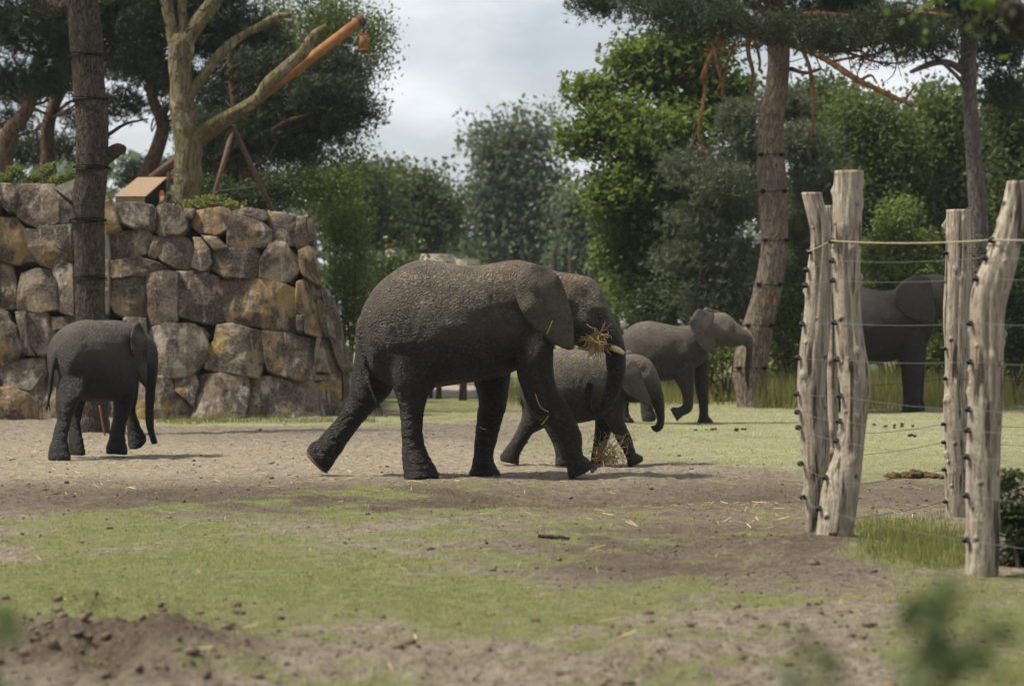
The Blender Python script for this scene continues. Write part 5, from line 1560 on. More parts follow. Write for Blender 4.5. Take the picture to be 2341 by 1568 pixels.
# --- big leafy maple
ch = stem(1520, 0, 250, .34, .12, 60)
tree('maple_tree', 'big dense bright green leafy maple beside the leaning pine', ch, [(1480, 150, 110, 90, 0), (1400, 290, 90, 80, -1), (1560, 120, 110, 80, 0), (1640, 230, 100, 110, 0), (1500, 320, 130, 100, -1.5), (1430, 440, 110, 90, -1.5), (1540, 480, 140, 100, -1), (1440, 580, 80, 70, -1), (1560, 620, 130, 80, 0), (1650, 430, 100, 120, .5), (1350, 200, 50, 30, -.5), (1330, 320, 34, 40, -.8), (1470, 660, 90, 50, 0)],
     60, 1250, 56, .34, .15, M_MAPLE, M_FBARK, None, 'leaf', 70, None, .5, 0, .35, .6)
# grey-green pine saplings below the leaning pine
for k, (lab, bl, Y) in enumerate((('bushy grey green young pine in front of the maple', [(1570, 385, 70, 26, 0), (1650, 420, 80, 26, -1), (1710, 340, 60, 30, 0), (1610, 500, 100, 26, 0), (1690, 470, 80, 30, 0), (1580, 590, 110, 30, 0), (1690, 600, 100, 40, 0), (1640, 690, 110, 40, 0), (1690, 270, 50, 24, 0)], 54), ('dull green young pine right of the leaning trunk', [(1830, 330, 80, 40, 0), (1870, 430, 90, 50, 0), (1800, 240, 60, 30, 1), (1850, 530, 100, 50, 0), (1860, 640, 100, 60, 0)], 55))):
    tree('young_pine_tree', lab, stem(bl[0][0] + 40, 0, 340, .13, .05, Y), bl, Y, 420, 16, .28, .17, M_PINE_G, M_BARK_B, 'young pines', 'pine', 14, None, .3, shell=.1, nw=.022)

# --- green wall of trees on the right
GR = 'leafy trees behind the fence'
spec = [('leafy tree with a slender pale trunk behind the twin posts', 2010, [(1960, 260, 90, 90), (2040, 330, 100, 110), (1950, 430, 90, 80), (2050, 480, 100, 90), (1980, 560, 90, 60)], 62, M_BLEAF, M_BIRCH),
        ('drooping green birch between the leaning pine and the straight pine', 1900, [(1880, 230, 80, 80), (1900, 360, 70, 90), (1850, 480, 80, 80), (1900, 580, 80, 60)], 66, M_FARB, M_BIRCH),
        ('leafy tree behind the straight pine trunk', 2200, [(2150, 250, 90, 80), (2230, 330, 110, 90), (2150, 430, 90, 100), (2250, 470, 100, 90), (2200, 580, 120, 70)], 63, M_BLEAF, M_FBARK),
        ('dark leafy tree at the right hand end of the fence', 2320, [(2320, 240, 70, 120), (2330, 420, 70, 110), (2330, 600, 60, 90), (2400, 350, 90, 200)], 58, M_FARB, M_FBARK)]
for lab, x, bl, Y, mt, bk in spec:
    tree('leafy_tree', lab, stem(x, 0, 230, .14, .05, Y), [(*b, 0) for b in bl], Y, 560, 46, .36, .12, mt, bk, GR, 'leaf', 26, None, .3, .5, .35, .8, hang=.6)
# --- far trees; distance haze put into the grey green leaves
FR = 'far trees beyond the clearing'
tree('leafy_tree', 'far tall grey green tree with a feathery double top in the clearing gap', stem(1180, 0, 290, .5, .1, 118), [(1125, 330, 50, 60, 0), (1215, 320, 60, 55, 0), (1160, 420, 90, 80, 0), (1230, 440, 80, 90, 0), (1110, 480, 70, 80, 0), (1190, 540, 120, 80, 0), (1130, 620, 130, 60, 0), (1260, 600, 60, 70, 0)], 118, 620, 40, .75, .24, M_FAR, M_FBARK, FR, 'leaf', 30, None, .3, .2, .3, .9)
tree('leafy_tree', 'far round green tree left of the tall grey green one', stem(960, 0, 420, .4, .1, 105), [(960, 440, 60, 50, 0), (910, 480, 60, 60, 0), (1000, 500, 50, 70, 0), (930, 570, 80, 60, 0), (880, 420, 40, 40, 1)], 105, 420, 40, .6, .22, M_FARB, M_FBARK, FR, 'leaf', 20, None, .3, 0, .3, .9)
tree('leafy_tree', 'far dark green tree beside the birch at the end of the wall', stem(850, 0, 400, .4, .1, 95), [(840, 430, 60, 50, 0), (800, 500, 80, 60, 0), (870, 540, 60, 60, 0), (760, 440, 60, 50, 0), (820, 610, 80, 50, 0)], 95, 380, 40, .55, .2, M_FARB, M_FBARK, FR, 'leaf', 20, None, .3, 0, .3, .9)
tree('leafy_tree', 'far leafy tree in the gap left of the maple', stem(1340, 0, 430, .4, .1, 100), [(1330, 480, 60, 50, 0), (1370, 560, 60, 60, 0), (1310, 600, 60, 50, 0), (1400, 640, 70, 40, 0)], 100, 300, 40, .55, .2, M_FAR, M_FBARK, FR, 'leaf', 16, None, .3, 0, .3, .9)
for k, x in enumerate((1352, 1378, 1410, 1440, 1300, 1262)):
    chs = stem(x, 0, 560, .16, .1, 92 + 3 * (k % 3))
    m_ = MB(); rough_trunk(m_, chs, 10, .05, 4, k)
    tag(obj('tree_trunk', m_.mesh('tree_trunk', chs[0, :3]), M_FBARK, None, chs[0, :3]), 'dark bare tree trunk standing in the far clearing', 'tree trunk', 'trunks in the clearing')
# wood that closes the view
n = 24000
a = rng.uniform(-1, 1, n)
Xw = a * 75; Yw = rng.uniform(128, 150, n)
hw_ = 7.5 + 2.2 * fbm(np.stack([Xw * .12, Yw * 0], 1), 3, 3) + np.clip((np.abs(Xw - 20) - 18) * .12, 0, 5)
Zw = hw_ * rng.uniform(0, 1, n) ** .7
v, f = leaf_geo(np.stack([Xw, Yw, Zw], 1), .75, .3)
n = 20000
Xr = rng.uniform(11, 75, n); Yr_ = rng.uniform(88, 110, n)
Zr = (11.5 + 2.0 * fbm(np.stack([Xr * .15, Yr_ * 0], 1), 3, 13)) * np.clip((Xr - 9) / 5, .3, 1) * rng.uniform(0, 1, n) ** .7
v2, f2 = leaf_geo(np.stack([Xr, Yr_, Zr], 1), .5, .3)
tag(obj('far_wood', mesh_np('far_wood', v2, f2, False), M_FARB), 'deep green wood behind the leafy trees beyond the fence', 'wood', kind='stuff')
tag(obj('far_wood', mesh_np('far_wood', v, f, False), M_FAR), 'hazy green wood closing off the view behind the clearing', 'wood', kind='stuff')
# ------------------------------------------------------------------ shrubs
def shrub(name, label, x, Y, blobs, n, per, cr, leaf, mat, group=None, flowers=None, z0=None, cat='shrub', hang=0, aspect=None):
    g = P(x, HY, Y); g[2] = 0.0 if z0 is None else z0
    root = empty(name, g)
    tag(root, label, cat, group)
    C = clumps(blobs, Y, n, .25)
    C[:, 2] = np.maximum(C[:, 2], g[2] + .05)
    mb = MB()
    for q in C[rng.choice(n, min(14, n), replace=False)]:
        st = g + np.array([rng.normal(0, .15), rng.normal(0, .15), -.08])
        m = (st + q) / 2 + rng.normal(0, .1, 3)
        pts = crom([st, m, q], 5)
        mb.tube(pts, np.linspace(.022, .006, len(pts)), 5)
    obj('stem', mb.mesh('stem', g), M_FBARK, root)
    L = np.repeat(C, per, 0) + cr * tnorm((n * per, 3)) * np.array([1, 1, .8])
    L[:, 2] = np.maximum(L[:, 2] - rng.uniform(0, 1, len(L)) * hang, g[2] + .02)
    v, f = leaf_geo(L, leaf, .4)
    obj('crown', mesh_np('crown', v - g, f, False), mat, root)
    if flowers:
        m, nf_, fs = flowers
        q = C[rng.choice(n, nf_)] + rng.normal(0, cr, (nf_, 3)) + np.array([0, -cr, .0])
        q = np.repeat(q, 6, 0) + rng.normal(0, fs * .6, (nf_ * 6, 3))
        q[:, 2] = np.maximum(q[:, 2], g[2] + .05)
        v, f = leaf_geo(q, fs, 1.0)
        tag(obj('flowers', mesh_np('flowers', v - g, f, False), m, root), kind='stuff')
    return root
UG = 'shrubs along the back of the paddock'
shrub('shrub', 'bushy green shrub with cream blossom beside the end of the rock wall', 800, 56, [(790, 520, 60, 80, 0), (800, 640, 60, 70, 0), (820, 730, 40, 60, 0), (760, 440, 60, 60, 1), (690, 420, 60, 50, 2)], 260, 45, .3, .085, M_BUSH, UG, (M_CREAM, 60, .06))
shrub('shrub', 'dark shrub behind the big elephant with a few cream plumes', 920, 66, [(900, 620, 60, 60, 0), (960, 640, 70, 50, 0), (1040, 650, 60, 40, 0), (870, 700, 60, 60, 0)], 220, 40, .34, .10, M_FARB, UG, (M_CREAM, 26, .08))
shrub('shrub', 'yellow green shrub between the big elephant and the maple', 1420, 70, [(1400, 690, 50, 26, 0), (1470, 680, 60, 30, 0), (1340, 690, 40, 20, 0)], 110, 40, .3, .09, M_BUSH, UG)
shrub('shrub', 'low green shrub between the young elephant and the leaning pine', 1650, 53, [(1600, 830, 60, 30, 0), (1650, 800, 50, 50, 0), (1560, 800, 50, 40, 1), (1670, 700, 40, 40, 1)], 160, 45, .26, .075, M_BUSH, UG)
shrub('shrub', 'bright shrub right of the leaning pine trunk', 1800, 54, [(1790, 740, 40, 50, 0), (1830, 700, 60, 60, 0), (1780, 640, 40, 40, 1), (1810, 820, 50, 40, 0)], 220, 45, .28, .08, M_BUSH, UG)
shrub('shrub', 'tall fresh green shrub behind the elephant beyond the fence', 2060, 57, [(2030, 520, 34, 60, 0), (2080, 640, 80, 60, 0), (2000, 670, 60, 50, 0), (2110, 560, 34, 50, 0), (2070, 480, 20, 40, .4), (1990, 580, 24, 40, 0), (2150, 630, 40, 40, .6)], 240, 45, .22, .09, M_BUSH, UG)
shrub('shrub', 'spreading shrub between the plain post and the post beside it', 2170, 53, [(2160, 700, 70, 70, 0), (2130, 800, 60, 60, 0), (2200, 780, 60, 60, 0)], 220, 45, .28, .08, M_BUSH, UG)
shrub('shrub', 'dark shrub behind the outermost fence post', 2310, 51, [(2310, 680, 60, 70, 0), (2320, 800, 60, 60, 0), (2290, 590, 50, 50, 0), (2400, 720, 60, 120, 0)], 240, 45, .28, .08, M_BUSHD, UG)
shrub('shrub', 'dark shrub under the maple', 1560, 57, [(1540, 690, 90, 40, 0), (1650, 680, 70, 50, 0), (1480, 710, 50, 24, 0)], 200, 40, .3, .09, M_BUSHD, UG)
shrub('shrub', 'leafy dark shrub growing against the outermost fence post', 2325, 17.2, [(2312, 1180, 34, 70, 0), (2330, 1270, 50, 60, .2), (2308, 1100, 22, 26, 0), (2370, 1200, 60, 110, .3)], 170, 22, .055, .045, M_BUSHD)
shrub('weeds', 'bushy weeds with yellow and mauve flowers on the bank above the wall', 60, 45.6, [(10, 410, 30, 14, 0), (45, 398, 22, 24, .2), (80, 408, 26, 16, .3), (110, 394, 18, 24, .2), (140, 412, 26, 14, 0), (165, 402, 12, 18, 0), (-60, 400, 80, 24, 0), (28, 392, 10, 18, .1)], 190, 44, .07, .045, M_BUSH, None, (M_YELLOW, 26, .035), z0=float(bank_z(-9, 45.6)) - .02, cat='weeds')
shrub('weeds', 'thin grassy weeds at the foot of the mossy dead tree', 490, 45.8, [(480, 458, 46, 16, 0), (430, 466, 40, 8, 0), (540, 470, 40, 7, 0)], 40, 30, .06, .05, M_TALL, None, (M_YELLOW, 4, .03), z0=float(bank_z(-5.5, 45.8)) - .05, cat='weeds')
shrub('weeds', 'small bright seedling beside the wooden box', 386, 45.2, [(386, 448, 7, 10, 0)], 10, 14, .03, .045, M_BUSH, None, None, z0=float(bank_z(-6.4, 45.2)) - .02, cat='weeds')
shrub('shrub', 'dark low scrub behind the A frame of the boom', 560, 52, [(560, 455, 70, 26, 0), (480, 440, 60, 26, 0), (640, 440, 60, 40, 0)], 150, 36, .25, .08, M_BUSHD, UG, z0=float(bank_z(-5.7, 52)) - .3)

# out-of-focus plants close to the photographer: real stems rising from the ground
def near_plant(name, label, x, y, Y, n, leaf, spread, extra=()):
    top = P(x, y, Y)
    g = np.array([top[0] + rng.normal(0, .05), Y, 0.0])
    root = empty(name, g)
    tag(root, label, 'plant', 'leafy plants close in front of the paddock')
    mb = MB(); Cs = []
    for k in range(5):
        tip = top + np.array([rng.normal(0, spread), rng.normal(0, spread), -abs(rng.normal(0, spread * 2)) * (k > 0)])
        pts = crom([g + rng.normal(0, .03, 3) * np.array([1, 1, 0]), (g + tip) / 2 + rng.normal(0, .05, 3), tip], 8)
        mb.tube(pts, np.linspace(.006, .002, len(pts)), 5)
        Cs.append(pts[6:])
    obj('stem', mb.mesh('stem', g), M_FBARK, root)
    C = np.concatenate(Cs)
    L = C[rng.choice(len(C), n)] + rng.normal(0, spread * .6, (n, 3))
    L = L[L[:, 2] < top[2] + spread * .6]
    v, f = leaf_geo(L, leaf, .4)
    obj('leaves', mesh_np('leaves', v - g, f, False), M_FARB, root)
near_plant('leafy_plant', 'tall blurred leafy plant rising in front of the outermost post', 2185, 1345, 3.3, 330, .05, .04)
near_plant('leafy_plant', 'blurred leafy plant tip left of the tall blurred one', 1880, 1480, 3.2, 220, .045, .035)
near_plant('leafy_plant', 'dark blurred leafy plant beside the dug up soil', -22, 1420, 3.4, 240, .06, .035)

# overhanging branch tip close to the camera, top right
mb = MB()
YO = 11.0
e_ = line_chain([(2420, 110, 60, .5), (2345, 50, 40), (2300, 15, 24), (2262, -40, 10), (2240, -120, 6)], zD, YO, 5)
root = empty('oak_tree', (e_[0, 0] + 3.4, YO + 1.6, 0))
tag(root, 'dark blurred bough with fresh leaves hanging into the corner above the fence', 'tree')
ro = np.array(root.location)
tr_ = crom([[ro[0], ro[1], -.1, .38], [ro[0] + .05, ro[1], 1.2, .30], [ro[0] - .05, ro[1], 3.0, .27], [ro[0] + .1, ro[1], 5.0, .22], [ro[0], ro[1], 7.5, .12]], 8)
rough_trunk(mb, tr_, 36, .07, 9, 41)
bo_ = crom([[ro[0], ro[1], 2.9, .17], [ro[0] - 1.2, ro[1] - .4, 3.5, .15], [ro[0] - 2.4, ro[1] - 1.1, 3.5, .13], [e_[0, 0], e_[0, 1], e_[0, 2], e_[0, 3]]], 6)
mb.tube(bo_[:, :3], bo_[:, 3], 12, True, .15, 3)
mb.tube(e_[:, :3], e_[:, 3], 10, True, .1, 3)
obj('trunk', mb.mesh('trunk', ro), M_FBARK, root)
q = P(2258, 8, YO) + rng.normal(0, 1, (46, 3)) * np.array([.05, .1, .035])
q = np.vstack([q, P(2330, -60, YO) + rng.normal(0, 1, (400, 3)) * np.array([.25, .4, .12])])
for k in range(60):
    q = np.vstack([q, ro + np.array([rng.normal(0, 1.3), rng.normal(0, 1.3), 6.4 + rng.normal(0, .9)]) + tnorm((40, 3)) * .28])
v, f = leaf_geo(q, .055, .4)
obj('crown', mesh_np('crown', v - ro, f, False), M_MAPLE, root)

# ------------------------------------------------------------------ fence posts
t = NT('weathered_post_wood')
c = t.coord('Object', (1, 1, .10))
c0 = t.coord()
w = t.vmix(c, t.noisec(c0, 3, 3), .06)
gr = t.noise(w, 34, 5, .7)
n1 = t.noise(c0, 2.4, 5, .65)
n2 = t.noise(c0, 9, 4, .6)
kn = t.voro(c0, 5.5)
col = t.mix(t.ramp(gr, [(.32, 0), (.62, 1)]), (.12, .095, .066), (.47, .41, .325))
col = t.mix(t.math('MULTIPLY', t.ramp(n1, [(.44, 0), (.62, 1)]), .5), col, (.20, .16, .11))
col = t.mix(t.math('MULTIPLY', t.ramp(t.noise(c, 14, 4, .6), [(.57, 0), (.63, 1)]), .9), col, (.035, .027, .02))
col = t.mix(t.math('MULTIPLY', t.ramp(kn, [(.05, 1), (.13, 0)]), .8), col, (.055, .040, .028))
h = t.math('ADD', gr, t.math('MULTIPLY', t.ramp(kn, [(0.02, 1), (.16, 0)]), 1.6))
t.bsdf(col, .85, t.bump(t.math('ADD', h, t.math('MULTIPLY', n2, .6)), .8, .030), .2)
M_POST = t.finish()
M_INS = simple('black_insulator', (.010, .010, .011), .6, .3, 30, .2, .05)

def post(name, label, L, Rr, Y, zf=z5, knots=20, seed=1, group='old tree trunk fence posts'):
    ys = np.linspace(L[0][1], L[-1][1], 46)
    Lx = np.interp(ys, [p[1] for p in L], [p[0] for p in L]); Rx = np.interp(ys, [p[1] for p in Rr], [p[0] for p in Rr])
    ker = np.array([.25, .5, .25])
    for _ in range(2):
        Lx[1:-1] = np.convolve(Lx, ker, 'same')[1:-1]; Rx[1:-1] = np.convolve(Rx, ker, 'same')[1:-1]
    ch = []
    for y, a, b in zip(ys, Lx, Rx):
        A, B = P(*zf(a, y), Y), P(*zf(b, y), Y)
        ch.append([*((A + B) / 2), np.linalg.norm(B - A) / 2])
    ch = np.array(ch)[::-1].copy()
    ch[0, 2] -= .15
    ch = crom(ch, 3)
    org = np.array([ch[0, 0], Y, 0.0])
    root = empty(name, org)
    tag(root, label, 'fence post', group)
    mb = MB()
    n = 40
    r = np.random.default_rng(seed)
    kz = [(r.uniform(0, 2 * math.pi), r.uniform(.2, ch[-1, 2] * .97), r.uniform(.010, .030), r.uniform(.022, .04)) for _ in range(knots)]
    th = np.arange(n) * 2 * math.pi / n
    R = []
    for q in ch:
        rad = q[3] * (1 + .05 * vnoise(np.stack([np.cos(th) * 1.6, np.sin(th) * 1.6, np.full(n, q[2] * 1.6)], 1), seed) + .035 * vnoise(np.stack([np.cos(th) * 7, np.sin(th) * 7, np.full(n, q[2] * .9)], 1), seed + 3))
        for (a, zq, hq, sq) in kz:
            da = np.angle(np.exp(1j * (th - a))) * q[3]
            rad = rad + hq * np.exp(-(da ** 2 + (q[2] - zq) ** 2) / sq ** 2)
        # one long drying crack
        da = np.angle(np.exp(1j * (th - (-1.7 + .15 * math.sin(q[2] * 2 + seed)))))
        if q[2] > ch[-1, 2] * .45: rad = rad - .02 * np.exp(-(da / .09) ** 2)
        R.append(q[:3] + np.stack([np.cos(th) * rad, np.sin(th) * rad, np.zeros(n)], 1))
    mb.rings(R)
    obj('trunk', mb.mesh('trunk', org), M_POST, root)
    return root, ch, org

def insulator(root, org, p, side=-1, s=1.0):
    mb = MB()
    p = np.asarray(p, float)
    for k, (o_, r) in enumerate(((0, .016), (.02, .016), (.024, .034), (.034, .034), (.04, .02), (.05, .02), (.054, .032), (.066, .030), (.072, .014), (.085, .012))):
        pass
    prof = [(0, .014), (.02, .014), (.023, .032), (.034, .032), (.037, .018), (.047, .018), (.050, .030), (.062, .028), (.066, .012), (.08, .010)]
    th = np.arange(10) * 2 * math.pi / 10
    d = np.array([side * .8, -.6, 0]); d /= np.linalg.norm(d)
    a = np.cross(d, [0, 0, 1]); b = np.array([0, 0, 1.0])
    R = [p + d * (o_ * s) + np.outer(np.cos(th) * r * s, a) + np.outer(np.sin(th) * r * s, b) for o_, r in prof]
    mb.rings(R)
    obj('insulator', mb.mesh('insulator', org), M_INS, root)
    return p + d * .055 * s

YA, YB_, YC_, YD_, YE_ = 19.3, 18.45, 19.7, 21.8, 16.55
pB, chB, oB = post('fence_post', 'tallest pale post with a long crack, bulging and crooked low down, in the twin cluster',
    [(285, 40), (278, 150), (275, 300), (280, 450), (285, 580), (290, 700), (300, 800), (310, 900), (300, 1000), (280, 1100), (250, 1160), (235, 1220), (225, 1300), (210, 1432)],
    [(390, 45), (388, 150), (383, 300), (378, 420), (380, 560), (395, 700), (418, 790), (415, 870), (400, 960), (390, 1060), (378, 1180), (362, 1300), (345, 1440)], YB_, seed=5)
pA, chA, oA = post('fence_post', 'shorter crooked post with a blackened top leaning against the tallest post',
    [(162, 120), (175, 180), (195, 250), (198, 320), (185, 380), (180, 440), (175, 560), (160, 650), (150, 740), (145, 830), (150, 920), (155, 1000), (160, 1080), (170, 1200), (178, 1300), (180, 1398)],
    [(235, 118), (245, 170), (270, 215), (274, 300), (274, 400), (272, 500), (270, 600), (262, 700), (252, 800), (250, 880), (262, 960), (268, 1040), (262, 1120), (240, 1180), (225, 1290), (212, 1400)], YA, seed=8)
pC, chC, oC = post('fence_post', 'thin post almost hidden between the tallest post and the crooked one',
    [(246, 168), (250, 300), (256, 600), (255, 780), (258, 900), (262, 1000), (255, 1120), (245, 1250), (240, 1385)], [(276, 168), (290, 300), (300, 620), (300, 780), (295, 850), (300, 960), (290, 1100), (280, 1250), (280, 1385)], YC_, seed=11)
pD, chD, oD = post('fence_post', 'plain straight brown post standing in front of the far elephant head',
    [(695, 183), (694, 320), (690, 430), (684, 520), (682, 600), (690, 700), (690, 830), (683, 900), (684, 1000), (686, 1150), (694, 1312)], [(782, 184), (784, 320), (786, 450), (780, 560), (778, 700), (772, 850), (775, 1000), (772, 1150), (765, 1312)], YD_, seed=15)
pE, chE, oE = post('fence_post', 'smooth pale grey post bending outward above its middle beside the leafy shrub',
    [(918, 78), (905, 150), (880, 240), (855, 330), (815, 400), (790, 470), (780, 540), (784, 650), (780, 800), (775, 950), (770, 1080), (768, 1250), (768, 1420), (762, 1545)],
    [(1000, 80), (990, 200), (965, 330), (945, 420), (915, 510), (905, 580), (902, 700), (900, 850), (893, 980), (890, 1100), (888, 1250), (890, 1400), (885, 1545)], YE_, seed=19)
def edge(ch, z, side=-1):
    i = np.argmin(np.abs(ch[:, 2] - z))
    return ch[i, :3] + np.array([side * ch[i, 3] * .93, -ch[i, 3] * .3, 0])
M_INS2 = M_INS
insA = [insulator(pA, oA, edge(chA, P(*z5(0, y), YA)[2]), -1, .72) for y in (340, 405, 465, 600, 730, 855, 920, 985, 1115, 1240)]
insB = [insulator(pB, oB, edge(chB, P(*z5(0, y), YB_)[2]), -1, .72) for y in (300, 365, 440, 592, 735, 870, 955, 1025, 1160, 1275)]
insE = [insulator(pE, oE, edge(chE, P(*z5(0, y), YE_)[2]), -1, .7) for y in (290, 362, 435, 600, 745, 910, 992, 1085, 1235, 1390)]
insD = [insulator(pD, oD, edge(chD, P(*z5(0, y), YD_)[2]), -1, .6) for y in (345, 690, 805, 968, 1038, 1140, 1255)]
# top end grain
# wires: post A - post B - post E - on to the right; a second line A - D - right
WG = 'thin electric fence wires'
ORD = ['', 'first', 'second', 'third', 'fourth', 'fifth', 'sixth', 'seventh', 'eighth', 'ninth']
right_end = {}
def wire(name, label, pts, r, mat, group=None, sag=.01):
    P_ = []
    for a, b in zip(pts[:-1], pts[1:]):
        a, b = np.asarray(a), np.asarray(b)
        for k in np.linspace(0, 1, 9)[:-1]:
            P_.append(a + (b - a) * k - np.array([0, 0, sag * 4 * k * (1 - k) * np.linalg.norm(b - a)]))
    P_.append(np.asarray(pts[-1]))
    m_ = MB(); m_.tube(P_, r, 5)
    o_ = np.array(P_[0])
    tag(obj(name, m_.mesh(name, o_), mat, None, o_), label, 'wire', group)
M_CORD = simple('pale_rope', (.30, .26, .17), .8, .2, 60, .2, .2)
for k in range(10):
    a, b, e = insA[k], insB[k], insE[k]
    far_r = e + np.array([1.9, -2.6, 0])
    if k == 0:
        wire('fence_rope', 'pale top rope strung across the fence posts', [a, b, e, far_r], .0055, M_CORD)
    else:
        wire('fence_wire', 'thin grey fence wire, ' + ORD[k] + ' below the pale top rope', [a, b, e, far_r], .0015, M_CABLE, WG)
for k in range(7):
    a = insD[k]
    st = edge(chC, a[2], 1)
    wire('fence_wire', 'thin dark wire, ' + ('topmost' if k == 0 else ORD[k + 1] + ' from the top') + ' on the plain straight post', [st, a, a + np.array([3.4, -.8, 0])], .0020, M_WIRE, 'thin dark fence wires')

# ------------------------------------------------------------------ feeding boom on the bank
YBm = 47.6
t = NT('rusted_steel'); c = t.coord(); n = t.noise(c, 5, 6, .65); n_b = t.noise(c, 40, 4)
t.bsdf(t.mix(t.ramp(n, [(.35, 0), (.68, 1)]), (.16, .068, .026), (.34, .155, .045)), .75, t.bump(n_b, .3, .01), .25)
M_RUST = t.finish()
M_RUSTD = simple('dark_rusted_steel', (.11, .060, .042), .8, .25, 14, .35, .2)
bz = float(bank_z(-6.3, YBm))
A_, B_ = P(*zT(945, 1125), YBm), P(*zT(2272, 118), YBm)
org = np.array([A_[0], YBm, bz])
bm_ = empty('feeding_boom', org)
tag(bm_, 'long rusty steel boom slanting up over the bank on an A frame', 'boom')
m_ = MB(); m_.tube([A_ + (B_ - A_) * .42, A_ + (B_ - A_) * .7, B_], .105, 18); obj('pipe', m_.mesh('pipe', org), M_RUST, bm_)
m_ = MB(); m_.tube([A_, A_ + (B_ - A_) * .2, A_ + (B_ - A_) * .42], .100, 18); obj('lower_pipe', m_.mesh('lower_pipe', org), M_RUSTD, bm_)
m_ = MB(); d_ = (B_ - A_) / np.linalg.norm(B_ - A_); m_.tube([B_ - d_ * .10, B_ + d_ * .02], .118, 18); obj('end_cap', m_.mesh('end_cap', org), M_RUSTD, bm_)
apex = P(*zT(1460, 800), YBm)
for q, dy_ in (((1295, 1240), -.5), ((1745, 1330), .3)):
    b0 = P(*zT(*q), YBm + dy_); 
    b0[2] = min(b0[2], float(bank_z(b0[0], YBm)) - .05)
    m_ = MB(); m_.tube([apex, (apex + b0) / 2, b0], .05, 10); obj('leg', m_.mesh('leg', org), M_RUSTD, bm_)
m_ = MB(); pf = P(*zT(1050, 1040), YBm); m_.tube([pf, np.array([pf[0] - .05, YBm, bz - .1])], .06, 10); obj('leg', m_.mesh('leg', org), M_RUSTD, bm_)
ch0 = P(*zT(2276, 140), YBm - .05)
m_ = MB()
for k in range(7):
    cz = ch0 - np.array([0, 0, .045 * k])
    th_ = np.linspace(0, 2 * math.pi, 13)
    l_ = cz + np.stack([np.cos(th_) * .018 * (k % 2), np.cos(th_) * .018 * (1 - k % 2), np.sin(th_) * .032], 1)
    m_.tube(l_, .006, 5)
obj('chain', m_.mesh('chain', org), M_WIRE, bm_)
t0, t1 = P(*zT(2278, 215), YBm - .05), P(*zT(2276, 318), YBm - .05)
m_ = MB(); 
for f0, f1, r_ in ((0, 1, .10), (.0, .06, .108), (.94, 1.0, .108)):
    m_.tube([t0 + (t1 - t0) * f0, t0 + (t1 - t0) * f1], r_, 14)
tag(obj('feeder_drum', m_.mesh('feeder_drum', t1), M_RUST, None, t1), 'small rusty drum hanging from the tip of the boom', 'drum')
wire('guy_wire', 'thin guy wire between the mossy dead tree and the boom leg', [P(*zT(1240, 1205), YD), P(*zT(1600, 1165), YBm)], .006, M_CABLE)

# wedge-shaped wooden box
t = NT('box_board'); c = t.coord('Object', (3, 3, 3)); n = t.noise(c, 6, 5, .6)
t.bsdf(t.mix(t.ramp(n, [(.3, 0), (.7, 1)]), (.22, .15, .088), (.30, .21, .13)), .7, t.bump(n, .2, .01), .3)
M_BOARD = t.finish()
M_BOX_SHADE = simple('box_inside_shade', (.012, .012, .013), .8, .2)  # shadow inside the open box painted as black boards
YX = 45.6
f0 = P(*zT(722, 1285), YX); f1 = P(*zT(906, 1285), YX)
zb_ = float(bank_z(f0[0], YX)) - .05
hgt_f = P(0, zT(0, 1232)[1], YX)[2]
top_b = P(0, zT(0, 1112)[1], YX + .55)[2]
dv = np.array([P(*zT(1042, 1120), YX + .55)[0] - f1[0], .55, 0])
bx0 = np.array([f0[0], YX, zb_])
root = empty('feed_box', bx0)
tag(root, 'wedge shaped tan wooden box with sloping lid and shadow black open side on the wall', 'box')
a0, a1 = np.array([f0[0], YX, 0]), np.array([f1[0], YX, 0])
def zz_(p, z): q = np.array(p); q[2] = z; return q
def slab(name, quad, th, mat):
    q = np.array(quad); n = np.cross(q[1] - q[0], q[2] - q[0]); n /= np.linalg.norm(n)
    m_ = MB(); m_.add(np.vstack([q - n * th / 2, q + n * th / 2]), [(3, 2, 1, 0), (4, 5, 6, 7)] + [(i, (i + 1) % 4, (i + 1) % 4 + 4, i + 4) for i in range(4)])
    obj(name, m_.mesh(name, bx0, False), mat, root)
slab('front_panel', [zz_(a0, zb_), zz_(a1, zb_), zz_(a1, hgt_f - .012), zz_(a0, hgt_f - .012)], .02, M_BOARD)
ov = np.array([-.02, -.03, 0])
slab('lid', [zz_(a0 + ov, hgt_f), zz_(a1 + ov * [-1, 1, 1], hgt_f), zz_(a1 + dv * 1.02, top_b), zz_(a0 + dv * 1.02, top_b)], .022, M_BOARD)
slab('back_panel', [zz_(a0 + dv * .98, zb_), zz_(a1 + dv * .98, zb_), zz_(a1 + dv * .98, top_b - .03), zz_(a0 + dv * .98, top_b - .03)], .02, M_BOX_SHADE)
slab('side_panel', [zz_(a0 + dv * .04 + [.02, 0, 0], zb_), zz_(a0 + dv * .96 + [.02, 0, 0], zb_), zz_(a0 + dv * .94 + [.02, 0, 0], top_b - .05), zz_(a0 + dv * .04 + [.02, 0, 0], hgt_f - .02)], .02, M_BOX_SHADE)
slab('inner_shelf', [zz_(a0 + dv * .06 + [.04, 0, 0], zb_ + .03), zz_(a1 + dv * .06 - [.10, 0, 0], zb_ + .03), zz_(a1 + dv * .94 - [.10, 0, 0], zb_ + .03), zz_(a0 + dv * .94 + [.04, 0, 0], zb_ + .03)], .02, M_BOX_SHADE)
slab('inner_panel', [zz_(a1 + dv * .06 - [.10, 0, 0], zb_), zz_(a1 + dv * .95 - [.10, 0, 0], zb_), zz_(a1 + dv * .93 - [.10, 0, 0], top_b - .07), zz_(a1 + dv * .06 - [.10, 0, 0], hgt_f - .03)], .02, M_BOX_SHADE)
oc = P(*zT(1013, 1240), YX + .05)
